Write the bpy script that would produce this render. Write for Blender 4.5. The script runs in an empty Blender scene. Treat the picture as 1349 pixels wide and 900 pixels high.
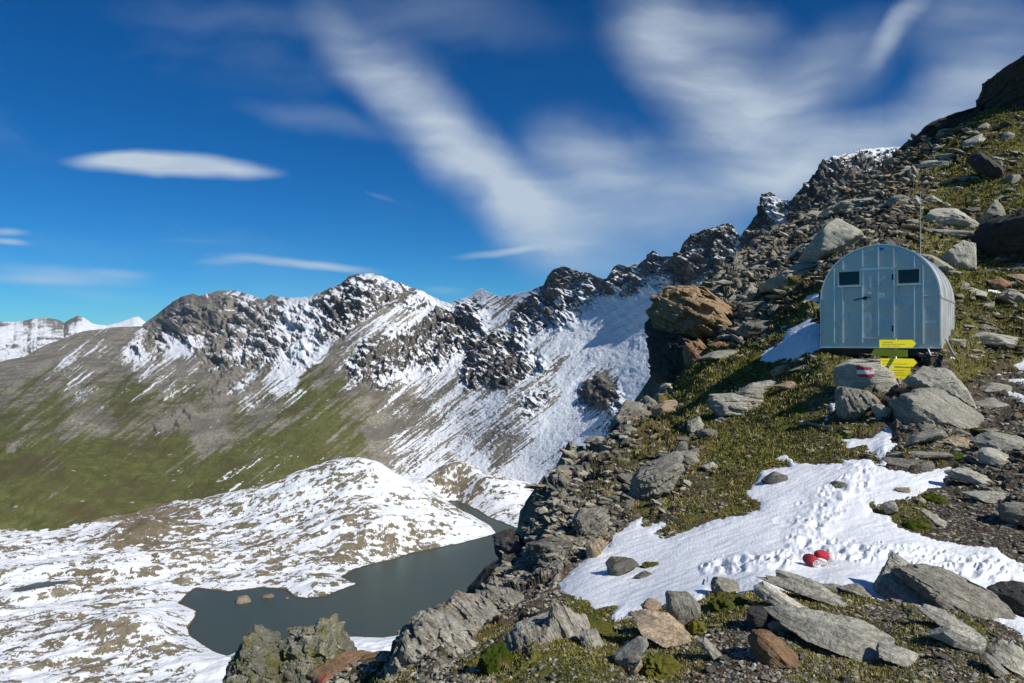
import bpy, math, random
import numpy as np
from mathutils import Vector, Matrix
from mathutils.bvhtree import BVHTree

SC = bpy.context.scene
COL = SC.collection
F, CX, CY = 900.0, 674.5, 450.0          # focal length and centre in photo pixels, camera at the origin looking along +Y
rad = math.radians

# ------------------------------------------------------------------ numpy noise
_r = np.random.RandomState(7)
_PERM = np.concatenate([_r.permutation(256)] * 2).astype(np.int32)
_G = _r.normal(size=(256, 3)); _G /= np.linalg.norm(_G, axis=1)[:, None]
_G = _G.astype(np.float32)

def perlin(x, y, z):
    x = np.asarray(x, np.float32); y = np.asarray(y, np.float32); z = np.asarray(z, np.float32)
    x, y, z = np.broadcast_arrays(x, y, z)
    xi = np.floor(x).astype(np.int32); yi = np.floor(y).astype(np.int32); zi = np.floor(z).astype(np.int32)
    xf = x - xi; yf = y - yi; zf = z - zi
    u = xf * xf * xf * (xf * (xf * 6 - 15) + 10)
    v = yf * yf * yf * (yf * (yf * 6 - 15) + 10)
    w = zf * zf * zf * (zf * (zf * 6 - 15) + 10)
    def g(dx, dy, dz):
        h = _PERM[(_PERM[(_PERM[(xi + dx) & 255] + yi + dy) & 255] + zi + dz) & 255]
        gr = _G[h]
        return gr[..., 0] * (xf - dx) + gr[..., 1] * (yf - dy) + gr[..., 2] * (zf - dz)
    a = g(0, 0, 0); a += u * (g(1, 0, 0) - a)
    b = g(0, 1, 0); b += u * (g(1, 1, 0) - b)
    a += v * (b - a)
    c = g(0, 0, 1); c += u * (g(1, 0, 1) - c)
    d = g(0, 1, 1); d += u * (g(1, 1, 1) - d)
    c += v * (d - c)
    return (a + w * (c - a)) * 1.5

def fbm(x, y, z, o=4, gain=.5, lac=2.03):
    s = 0; a = 1; t = 0
    for i in range(o):
        s = s + a * perlin(x + 17.3 * i, y - 9.1 * i, z + 5.7 * i); t += a
        a *= gain; x = x * lac; y = y * lac; z = z * lac
    return s / t

def ridged(x, y, z, o=5, gain=.5, lac=2.07):
    s = 0; a = 1; t = 0
    for i in range(o):
        n = 1 - 2 * np.abs(perlin(x + 31.7 * i, y + 11.9 * i, z - 7.3 * i)); s = s + a * n; t += a
        a *= gain; x = x * lac; y = y * lac; z = z * lac
    return s / t

def facets(x, y, seed=0, jit=.9):
    """angular chips: every Voronoi cell is a tilted plane; returns the plane height and a per-cell random"""
    xi = np.floor(x).astype(np.int32); yi = np.floor(y).astype(np.int32); best = np.full(x.shape, 1e9, np.float32); h = np.zeros(x.shape, np.float32); rr = np.zeros(x.shape, np.float32)
    for dx in (-1, 0, 1):
        for dy in (-1, 0, 1):
            k = _PERM[(_PERM[(xi + dx + seed) & 255] + yi + dy) & 255]; g = _G[k]
            cx = xi + dx + .5 + jit * .5 * g[..., 0]; cy = yi + dy + .5 + jit * .5 * g[..., 1]
            d = (x - cx) ** 2 + (y - cy) ** 2; m = d < best; g2 = _G[(k + 37) & 255]
            best = np.where(m, d, best); h = np.where(m, (x - cx) * g2[..., 0] + (y - cy) * g2[..., 1] + .35 * g2[..., 2], h); rr = np.where(m, k / 255.0, rr)
    return h, rr

def sstep(a, b, x):
    t = np.clip((x - a) / (b - a), 0, 1); return t * t * (3 - 2 * t)

class TPS:
    def __init__(s, pts, reg=1e-3):
        p = np.array(pts, float); s.c = p[:, :2] / 300.0; n = len(p)
        K = s.k(s.c, s.c) + np.eye(n) * reg
        A = np.zeros((n + 3, n + 3)); A[:n, :n] = K
        Q = np.c_[np.ones(n), s.c]; A[:n, n:] = Q; A[n:, :n] = Q.T
        s.w = np.linalg.solve(A, np.r_[p[:, 2], 0, 0, 0])
    def k(s, a, b):
        d2 = ((a[:, None] - b[None]) ** 2).sum(-1)
        return .5 * d2 * np.log(d2 + 1e-12)
    def __call__(s, x, y):
        x = np.asarray(x, float); y = np.asarray(y, float); sh = np.broadcast(x, y).shape
        q = np.c_[np.broadcast_to(x, sh).ravel(), np.broadcast_to(y, sh).ravel()] / 300.0
        o = np.empty(len(q)); n = len(s.c)
        for i in range(0, len(q), 60000):
            b = q[i:i + 60000]
            o[i:i + 60000] = s.k(b, s.c) @ s.w[:n] + s.w[n] + b @ s.w[n + 1:]
        return o.reshape(sh)

def shepard(px, py, pts, soft=14.0, power=2.0):
    sh = px.shape; q = np.c_[px.ravel(), py.ravel()].astype(np.float32)
    p = np.array(pts, np.float32); o = np.empty(len(q), np.float32)
    for i in range(0, len(q), 60000):
        b = q[i:i + 60000]
        w = 1 / ((((b[:, None] - p[None, :, :2]) ** 2).sum(-1)) + soft * soft) ** power
        o[i:i + 60000] = (w * p[:, 2]).sum(1) / w.sum(1)
    return o.reshape(sh)

def sdf(px, py, poly):
    """signed distance to a polygon, positive inside"""
    sh = px.shape; x = px.ravel().astype(np.float32); y = py.ravel().astype(np.float32)
    P = np.array(poly, np.float32); d = np.full(len(x), 1e9, np.float32); ins = np.zeros(len(x), bool)
    for a, b in zip(P, np.roll(P, -1, 0)):
        e = b - a; L = max(float(e @ e), 1e-9)
        t = np.clip(((x - a[0]) * e[0] + (y - a[1]) * e[1]) / L, 0, 1)
        d = np.minimum(d, (x - a[0] - t * e[0]) ** 2 + (y - a[1] - t * e[1]) ** 2)
        c = ((a[1] > y) != (b[1] > y))
        if a[1] != b[1]:
            ins ^= c & (x < e[0] * (y - a[1]) / (b[1] - a[1]) + a[0])
    d = np.sqrt(d)
    return np.where(ins, d, -d).reshape(sh)

def curve(pts):
    p = sorted(pts); xs = [a for a, _ in p]; ys = [b for _, b in p]
    return lambda x: np.interp(x, xs, ys)

def PT(px, py, Y):
    return np.stack([(px - CX) / F * Y, Y * np.ones_like(px * 1.0), (CY - py) / F * Y], -1)

def pv(px, py, Y): return Vector(((px - CX) / F * Y, Y, (CY - py) / F * Y))

# ------------------------------------------------------------------ mesh helpers
def raw_mesh(name, V, faces_flat, counts, smooth=True):
    me = bpy.data.meshes.new(name)
    V = np.ascontiguousarray(V, np.float32).reshape(-1, 3)
    me.vertices.add(len(V)); me.vertices.foreach_set('co', V.ravel())
    ff = np.ascontiguousarray(faces_flat, np.int32).ravel(); cn = np.ascontiguousarray(counts, np.int32)
    me.loops.add(len(ff)); me.loops.foreach_set('vertex_index', ff)
    me.polygons.add(len(cn)); st = np.concatenate([[0], np.cumsum(cn)[:-1]]).astype(np.int32)
    me.polygons.foreach_set('loop_start', st)
    me.update(calc_edges=True); me.validate()
    me.polygons.foreach_set('use_smooth', np.full(len(me.polygons), smooth, bool))
    return me

def obj(name, me, mat=None, parent=None, loc=None):
    o = bpy.data.objects.new(name, me); COL.objects.link(o)
    if mat is not None: me.materials.append(mat)
    if parent is not None: o.parent = parent
    if loc is not None: o.location = loc
    return o

def grid_faces(R, C, keep=None):
    i = np.arange(R * C, dtype=np.int32).reshape(R, C)
    q = np.stack([i[:-1, :-1], i[:-1, 1:], i[1:, 1:], i[1:, :-1]], -1).reshape(-1, 4)
    if keep is not None: q = q[keep.reshape(-1)]
    return q

def sheet(name, V, attrs, mat, keep=None):
    R, C = V.shape[:2]; q = grid_faces(R, C, keep); V = V.reshape(-1, 3)
    if keep is not None:
        used = np.zeros(len(V), bool); used[q.ravel()] = True
        m = np.cumsum(used) - 1; q = m[q]; V = V[used]
        attrs = {k: v.ravel()[used] for k, v in attrs.items()}
    me = raw_mesh(name, V, q, np.full(len(q), 4))
    for k, v in attrs.items():
        a = me.attributes.new(k, 'FLOAT', 'POINT'); a.data.foreach_set('value', np.ascontiguousarray(v, np.float32).ravel())
    return obj(name, me, mat)

def grid_normals(V):
    du = np.gradient(V, axis=1); dv = np.gradient(V, axis=0)
    n = np.cross(du, dv); n /= np.linalg.norm(n, axis=-1)[..., None] + 1e-9
    return n

class MB:
    """collects boxes, tubes and faces into ONE mesh"""
    def __init__(s): s.v = []; s.f = []
    def add(s, vs, fs):
        b = len(s.v); s.v += [tuple(v) for v in vs]; s.f += [tuple(b + i for i in f) for f in fs]; return s
    def box(s, x0, x1, y0, y1, z0, z1, M=None):
        vs = [Vector((x, y, z)) for x in (x0, x1) for y in (y0, y1) for z in (z0, z1)]
        if M: vs = [M @ v for v in vs]
        return s.add(vs, [(0, 1, 3, 2), (4, 6, 7, 5), (0, 4, 5, 1), (2, 3, 7, 6), (0, 2, 6, 4), (1, 5, 7, 3)])
    def tube(s, pts, r, n=10):
        pts = [Vector(p) for p in pts]; rs = r if isinstance(r, (list, tuple)) else [r] * len(pts); rings = []
        for i, p in enumerate(pts):
            d = (pts[min(i + 1, len(pts) - 1)] - pts[max(i - 1, 0)]).normalized()
            a = d.cross(Vector((0, 0, 1)) if abs(d.z) < .9 else Vector((1, 0, 0))).normalized(); b = d.cross(a)
            rings.append([p + (a * math.cos(2 * math.pi * k / n) + b * math.sin(2 * math.pi * k / n)) * rs[i] for k in range(n)])
        vs = [v for q in rings for v in q]; fs = []
        for i in range(len(pts) - 1):
            for k in range(n): fs.append((i * n + k, i * n + (k + 1) % n, (i + 1) * n + (k + 1) % n, (i + 1) * n + k))
        fs.append(tuple(range(n))[::-1]); fs.append(tuple((len(pts) - 1) * n + k for k in range(n)))
        return s.add(vs, fs)
    def prism(s, poly, y0, y1):
        """outline in local x,z pulled from y0 to y1"""
        n = len(poly)
        vs = [(x, y0, z) for x, z in poly] + [(x, y1, z) for x, z in poly]
        fs = [tuple(range(n)), tuple(range(n, 2 * n))[::-1]] + [(i, i + n, (i + 1) % n + n, (i + 1) % n) for i in range(n)]
        return s.add(vs, fs)
    def mesh(s, name, smooth=False, bevel=0):
        me = bpy.data.meshes.new(name); me.from_pydata([tuple(v) for v in s.v], [], s.f); me.validate(); me.update()
        import bmesh
        bm = bmesh.new(); bm.from_mesh(me)
        bmesh.ops.recalc_face_normals(bm, faces=bm.faces)
        if bevel: bmesh.ops.bevel(bm, geom=list(bm.edges), offset=bevel, segments=2, affect='EDGES', clamp_overlap=True)
        bm.to_mesh(me); bm.free()
        for p in me.polygons: p.use_smooth = smooth
        return me

def tag(o, label=None, cat=None, group=None, kind=None):
    if label: o['label'] = label
    if cat: o['category'] = cat
    if group: o['group'] = group
    if kind: o['kind'] = kind
    return o

# ------------------------------------------------------------------ node helpers
class NT:
    def __init__(s, name):
        s.m = bpy.data.materials.new(name); s.m.use_nodes = True; s.t = s.m.node_tree; s.t.nodes.clear()
        s.out = s.t.nodes.new('ShaderNodeOutputMaterial')
        s.b = s.t.nodes.new('ShaderNodeBsdfPrincipled'); s.t.links.new(s.b.outputs[0], s.out.inputs[0])
        s.tc = None
    def link(s, a, b): s.t.links.new(a, b)
    def set(s, sock, v):
        if hasattr(v, 'is_linked') or isinstance(v, bpy.types.NodeSocket): s.link(v, sock)
        else: sock.default_value = v
    def n(s, typ, **kw):
        n = s.t.nodes.new(typ)
        for k, v in kw.items(): setattr(n, k, v)
        return n
    def obj(s):
        if not s.tc: s.tc = s.n('ShaderNodeTexCoord')
        return s.tc.outputs['Object']
    def geo(s): return s.n('ShaderNodeNewGeometry')
    def map(s, v, scale=(1, 1, 1), rot=(0, 0, 0), loc=(0, 0, 0)):
        m = s.n('ShaderNodeMapping'); s.link(v, m.inputs[0]); m.inputs['Scale'].default_value = scale
        m.inputs['Rotation'].default_value = rot; m.inputs['Location'].default_value = loc; return m.outputs[0]
    def noise(s, v, scale, detail=4, rough=.55, dist=0, color=False):
        n = s.n('ShaderNodeTexNoise'); s.link(v, n.inputs['Vector'])
        n.inputs['Scale'].default_value = scale; n.inputs['Detail'].default_value = detail
        n.inputs['Roughness'].default_value = rough; n.inputs['Distortion'].default_value = dist
        return n.outputs['Color' if color else 'Fac']
    def vor(s, v, scale, feature='F1', out='Distance', rnd=1):
        n = s.n('ShaderNodeTexVoronoi', feature=feature); s.link(v, n.inputs['Vector'])
        n.inputs['Scale'].default_value = scale; n.inputs['Randomness'].default_value = rnd
        return n.outputs[out]
    def attr(s, name):
        a = s.n('ShaderNodeAttribute', attribute_name=name); return a.outputs['Fac']
    def math(s, op, a, b=0.0, c=None, clamp=False):
        m = s.n('ShaderNodeMath', operation=op, use_clamp=clamp); s.set(m.inputs[0], a); s.set(m.inputs[1], b)
        if c is not None: s.set(m.inputs[2], c)
        return m.outputs[0]
    def ss(s, v, a, b, lo=0.0, hi=1.0):
        m = s.n('ShaderNodeMapRange', interpolation_type='SMOOTHSTEP'); s.set(m.inputs[0], v)
        for i, x in ((1, a), (2, b), (3, lo), (4, hi)): s.set(m.inputs[i], x)
        return m.outputs[0]
    def mix(s, f, a, b, mode='MIX'):
        m = s.n('ShaderNodeMix', data_type='RGBA', blend_type=mode, clamp_factor=True)
        s.set(m.inputs[0], f)
        for sock, v in ((m.inputs[6], a), (m.inputs[7], b)):
            if isinstance(v, (tuple, list)): v = tuple(v) + (1,) if len(v) == 3 else v
            s.set(sock, v)
        return m.outputs[2]
    def ramp(s, f, stops):
        r = s.n('ShaderNodeValToRGB'); s.set(r.inputs[0], f); e = r.color_ramp.elements
        while len(e) < len(stops): e.new(.5)
        for el, (p, c) in zip(e, stops): el.position = p; el.color = tuple(c) + (1,)
        return r.outputs[0]
    def bump(s, h, strength=.5, dist=.1, prev=None):
        b = s.n('ShaderNodeBump'); s.link(h, b.inputs['Height']); b.inputs['Strength'].default_value = strength
        b.inputs['Distance'].default_value = dist
        if prev is not None: s.link(prev, b.inputs['Normal'])
        return b.outputs[0]
    def done(s, color, rough=.9, normal=None, metal=0.0, spec=.3):
        s.set(s.b.inputs['Base Color'], tuple(color) + (1,) if isinstance(color, (tuple, list)) and len(color) == 3 else color)
        s.set(s.b.inputs['Roughness'], rough); s.set(s.b.inputs['Metallic'], metal); s.b.inputs['Specular IOR Level'].default_value = spec
        if normal is not None: s.link(normal, s.b.inputs['Normal'])
        return s.m

def simple(name, col, rough=.6, metal=0.0, var=.15, scale=8, spec=.4, bump=0.0):
    t = NT(name); n = t.noise(t.obj(), scale, 5)
    c = t.mix(n, tuple(x * (1 - var) for x in col), tuple(min(1, x * (1 + var)) for x in col))
    nb = t.bump(t.noise(t.obj(), scale * 6, 4), bump, .02) if bump else None
    return t.done(c, t.ss(n, .2, .8, rough * .85, min(1, rough * 1.15)), nb, metal, spec)

# ------------------------------------------------------------------ materials
def mountain_mat(name, k=1.0):
    """rock / scree / grass / snow mixed by the fields stored on the terrain, broken up by noise in metres"""
    t = NT(name); p = t.obj()
    n1 = t.noise(p, .02 / k, 6, .6); n2 = t.noise(p, .12 / k, 6, .65); n3 = t.noise(p, .5 / k, 4, .6)
    rock = t.ramp(t.math('ADD', t.math('MULTIPLY', n2, .6), t.math('MULTIPLY', n3, .4)),
                  [(.3, (.042, .039, .035)), (.5, (.105, .096, .083)), (.68, (.21, .19, .16))])
    rock = t.mix(t.math('MULTIPLY', t.attr('pale'), .8), rock, t.mix(n2, (.15, .138, .118), (.31, .285, .24)))
    scree = t.mix(t.ss(n3, .35, .65), (.19, .172, .135), (.37, .335, .27))
    scree = t.mix(t.ss(n1, .4, .6), scree, t.mix(n3, (.12, .11, .09), (.22, .2, .165)))
    grass = t.mix(t.ss(n2, .3, .7), (.075, .085, .024), (.145, .148, .052))
    grass = t.mix(t.ss(n1, .45, .65), grass, t.mix(n3, (.075, .066, .026), (.11, .098, .045)))
    g = t.ss(t.math('ADD', t.attr('grass'), t.math('MULTIPLY', t.math('SUBTRACT', n2, .5), 1.1)), .35, .65)
    r = t.ss(t.math('ADD', t.attr('rock'), t.math('MULTIPLY', t.math('SUBTRACT', n2, .5), .7)), .4, .6)
    bd = t.vor(p, .16 / k, out='Color'); bs = t.n('ShaderNodeSeparateColor'); t.link(bd, bs.inputs[0]); bdist = t.vor(p, .16 / k)
    c = t.mix(g, scree, grass)
    c = t.mix(t.math('MULTIPLY', t.ss(bs.outputs[0], .91, .93), t.ss(bdist, .30, .16)), c, t.mix(bs.outputs[1], (.12, .11, .09), (.36, .335, .28)))
    n4 = t.noise(p, 1.3 / k, 3, .7); c = t.mix(t.ss(n4, .38, .62), t.mix(.24, c, (.03, .03, .015)), c)
    c = t.mix(r, c, rock)
    s = t.ss(t.math('ADD', t.attr('snow'), t.math('MULTIPLY', t.math('SUBTRACT', n3, .5), .85)), .46, .56)
    c = t.mix(s, c, (.72, .745, .775))
    h = t.math('ADD', t.math('MULTIPLY', n3, 1.0), t.math('MULTIPLY', n2, 2.0))
    nb = t.bump(h, .6, 1.2 * k)
    return t.done(c, .9, nb, spec=.15)

def valley_mat():
    t = NT('valley_ground'); p = t.obj()
    n1 = t.noise(p, .03, 5); n2 = t.noise(p, .25, 6, .65); n3 = t.noise(p, 1.1, 4, .6)
    c = t.ramp(t.math('ADD', t.math('MULTIPLY', n2, .6), t.math('MULTIPLY', n1, .4)),
               [(.32, (.10, .085, .05)), (.5, (.18, .15, .098)), (.68, (.27, .235, .165))])
    c = t.mix(t.ss(n3, .55, .7), c, (.07, .065, .055))
    c = t.mix(t.attr('wet'), c, (.045, .042, .03))
    s = t.ss(t.math('ADD', t.attr('snow'), t.math('MULTIPLY', t.math('SUBTRACT', n3, .5), .5)), .45, .56)
    c = t.mix(s, c, (.72, .745, .775))
    nb = t.bump(t.math('ADD', n3, t.math('MULTIPLY', n2, 2.0)), .5, .5)
    return t.done(c, .9, nb, spec=.15)

def ground_mat():
    t = NT('alpine_ground'); p = t.obj()
    n1 = t.noise(p, .45, 5, .6); n2 = t.noise(p, 3.0, 6, .65); n3 = t.noise(p, 22, 5, .65); n4 = t.noise(p, 90, 3, .6)
    v1 = t.vor(p, 9, out='Color'); v2 = t.vor(p, 34, out='Color'); d1 = t.vor(p, 9); d2 = t.vor(p, 34)
    sep = t.n('ShaderNodeSeparateColor'); t.link(v1, sep.inputs[0])
    sep2 = t.n('ShaderNodeSeparateColor'); t.link(v2, sep2.inputs[0])
    soil = t.mix(n2, (.045, .034, .022), (.12, .096, .066))
    soil = t.mix(t.ss(n3, .45, .7), soil, (.085, .076, .062))
    st = t.ramp(sep2.outputs[0], [(0, (.07, .066, .06)), (.5, (.16, .15, .13)), (1, (.32, .3, .26))])
    soil = t.mix(t.math('MULTIPLY', t.ss(sep2.outputs[1], .55, .6), t.ss(d2, .45, .3)), soil, st)
    st1 = t.ramp(sep.outputs[0], [(0, (.09, .086, .076)), (.5, (.17, .16, .135)), (1, (.27, .26, .22))])
    soil = t.mix(t.math('MULTIPLY', t.ss(sep.outputs[1], .6, .62), t.ss(d1, .4, .3)), soil, st1)
    grass = t.ramp(t.math('ADD', t.math('MULTIPLY', n2, .5), t.math('MULTIPLY', n3, .5)),
                   [(.3, (.034, .036, .009)), (.45, (.10, .102, .021)), (.58, (.17, .158, .038)), (.7, (.27, .225, .075))])
    grass = t.mix(t.ss(n1, .42, .62), grass, t.mix(n3, (.05, .036, .014), (.15, .112, .045)))
    g = t.ss(t.math('ADD', t.attr('grass'), t.math('MULTIPLY', t.math('SUBTRACT', t.math('ADD', t.math('MULTIPLY', n2, .6), t.math('MULTIPLY', n3, .4)), .5), 1.7)), .4, .6)
    rk = t.ramp(n2, [(.3, (.095, .09, .07)), (.5, (.22, .205, .16)), (.7, (.37, .35, .28))])
    rk = t.mix(t.ss(n1, .5, .7), rk, (.12, .085, .055))
    rk = t.mix(t.ss(n3, .6, .72), rk, (.3, .3, .26))
    c = t.mix(g, soil, grass)
    c = t.mix(t.ss(t.math('ADD', t.attr('rock'), t.math('MULTIPLY', t.math('SUBTRACT', n2, .5), .9)), .45, .6), c, rk)
    h = t.math('ADD', t.math('MULTIPLY', n3, .5), t.math('MULTIPLY', n4, .25))
    h = t.math('ADD', h, t.math('MULTIPLY', d2, -.35)); h = t.math('ADD', h, t.math('MULTIPLY', n2, .8))
    nb = t.bump(h, .9, .06)
    return t.done(c, .95, nb, spec=.15)

def schist(name, c1, c2, c3, rust=.0, lichen=.35, dark=.3, layers=14.0, k=1.0, green=0.0):
    """foliated rock: thin light and dark sheets along local z, lichen and rust blotches, tint drifting per stone"""
    t = NT(name); p = t.obj(); oi = t.n('ShaderNodeObjectInfo')
    off = t.n('ShaderNodeVectorMath', operation='ADD'); t.link(p, off.inputs[0])
    cm = t.n('ShaderNodeCombineXYZ'); r37 = t.math('MULTIPLY', oi.outputs['Random'], 37.0)
    for i in range(3): t.link(r37, cm.inputs[i])
    t.link(cm.outputs[0], off.inputs[1]); q = off.outputs[0]
    w = t.noise(q, 1.6 / k, 4, .6)
    lay = t.noise(t.map(q, (1.4 / k, 1.4 / k, layers / k)), 1.5, 6, .7, .6)
    fine = t.noise(q, 38 / k, 5, .7); mid = t.noise(q, 6 / k, 5, .6)
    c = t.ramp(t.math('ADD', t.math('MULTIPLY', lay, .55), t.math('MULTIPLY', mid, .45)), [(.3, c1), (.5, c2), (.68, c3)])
    c = t.mix(t.math('MULTIPLY', t.ss(w, .56, .72), rust), c, t.mix(mid, (.15, .07, .03), (.34, .19, .09)))
    c = t.mix(t.math('MULTIPLY', t.ss(t.noise(q, 11 / k, 5, .75), .55, .68), lichen), c, (.36, .37, .31))
    c = t.mix(t.math('MULTIPLY', t.ss(t.noise(t.map(q, (1, 1, 1), (0, 0, 0), (7, 3, 1)), 17 / k, 5, .8), .57, .7), dark), c, (.045, .043, .04))
    if green: c = t.mix(t.math('MULTIPLY', t.ss(t.noise(q, 4.5 / k, 5, .65), .5, .62), green), c, t.mix(fine, (.05, .055, .012), (.16, .155, .04)))
    c = t.mix(t.ss(fine, .35, .66), t.mix(.5, c, (.02, .02, .018)), c)
    br = t.ss(oi.outputs['Random'], 0, 1, 1.3, 1.85)
    hs = t.n('ShaderNodeHueSaturation'); t.link(c, hs.inputs['Color']); t.link(br, hs.inputs['Value'])
    h = t.math('ADD', t.math('MULTIPLY', lay, 1.2), t.math('ADD', t.math('MULTIPLY', fine, .22), t.math('MULTIPLY', mid, .5)))
    nb = t.bump(h, 1.0, .06 * k)
    return t.done(hs.outputs[0], .88, nb, spec=.25)

def snow_mat():
    t = NT('snow'); p = t.obj()
    n = t.noise(p, 14, 5, .6); m = t.noise(p, 3, 4)
    g = t.ss(t.noise(p, 40, 4, .7), .72, .8)
    c = t.mix(m, (.72, .755, .785), (.80, .82, .84)); c = t.mix(t.math('MULTIPLY', g, t.math('MULTIPLY', t.attr('dirt'), .8)), c, (.35, .31, .26))
    nb = t.bump(t.math('ADD', n, t.math('MULTIPLY', t.noise(p, 60, 3), .3)), .35, .03)
    t.b.inputs['Subsurface Weight'].default_value = 0
    return t.done(c, .7, nb, spec=.3)

def water_mat():
    t = NT('lake_water'); p = t.obj()
    n = t.noise(t.map(p, (1, 2.5, 1)), .5, 5, .6); d = t.noise(p, .012, 3)
    c = t.mix(d, (.042, .066, .058), (.058, .075, .062))
    return t.done(c, .3, t.bump(n, .3, .25), spec=.13)

M = {}
M['mountain'] = mountain_mat('mountain_rock', 1.0)
M['far'] = mountain_mat('far_mountain_rock', 4.0)
M['valley'] = valley_mat()
M['ground'] = ground_mat()
M['snow'] = snow_mat()
M['water'] = water_mat()
M['grey'] = schist('grey_schist', (.12, .113, .09), (.24, .225, .18), (.38, .36, .29))
M['pale'] = schist('pale_schist', (.18, .17, .135), (.31, .295, .24), (.44, .42, .345), lichen=.2, dark=.2)
M['dark'] = schist('shade_dark_schist', (.022, .021, .02), (.045, .042, .038), (.085, .08, .07), lichen=.10)  # dark rock, its colour lowered further to stand in for shade
M['rusty'] = schist('rusty_schist', (.10, .062, .035), (.20, .115, .06), (.29, .19, .11), rust=.9, lichen=.12)
M['orange'] = schist('orange_schist', (.11, .085, .05), (.22, .155, .085), (.34, .255, .155), rust=1.0, lichen=.25)
M['tan'] = schist('tan_schist', (.20, .15, .10), (.33, .25, .165), (.45, .36, .25), rust=.5, lichen=.15, dark=.1)
M['olive'] = schist('mossy_schist', (.07, .066, .05), (.15, .14, .115), (.25, .24, .20), lichen=.6, dark=.4)
M['islet'] = schist('islet_rock', (.11, .085, .06), (.18, .14, .10), (.24, .2, .15))
M['lichened'] = schist('lichened_rock', (.065, .062, .045), (.135, .13, .095), (.22, .215, .165), lichen=.7, dark=.4, layers=3, green=.9)
M['streak'] = schist('banded_schist', (.10, .093, .075), (.26, .245, .2), (.46, .44, .37), lichen=.3, dark=.4, layers=22, rust=.5)

# ------------------------------------------------------------------ camera, sun, sky
cam_d = bpy.data.cameras.new('camera'); cam_d.sensor_width = 36.0; cam_d.lens = 36.0 * F / 1349.0
cam_d.clip_start = .05; cam_d.clip_end = 60000
cam = bpy.data.objects.new('camera', cam_d); COL.objects.link(cam); cam.rotation_euler = (rad(90), 0, 0); SC.camera = cam

SUN_EL = 41.0
_sh = Vector((.755, -.655)).normalized(); SUN_AZ = math.atan2(_sh.x, _sh.y)
SUN = Vector((_sh.x * math.cos(rad(SUN_EL)), _sh.y * math.cos(rad(SUN_EL)), math.sin(rad(SUN_EL))))
sd = bpy.data.lights.new('sun', 'SUN'); sd.energy = 5.0; sd.angle = rad(.53); sd.color = (1.0, .955, .88)
so = bpy.data.objects.new('sun', sd); COL.objects.link(so); so.rotation_euler = SUN.to_track_quat('Z', 'Y').to_euler()
so.location = SUN * 50

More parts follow.
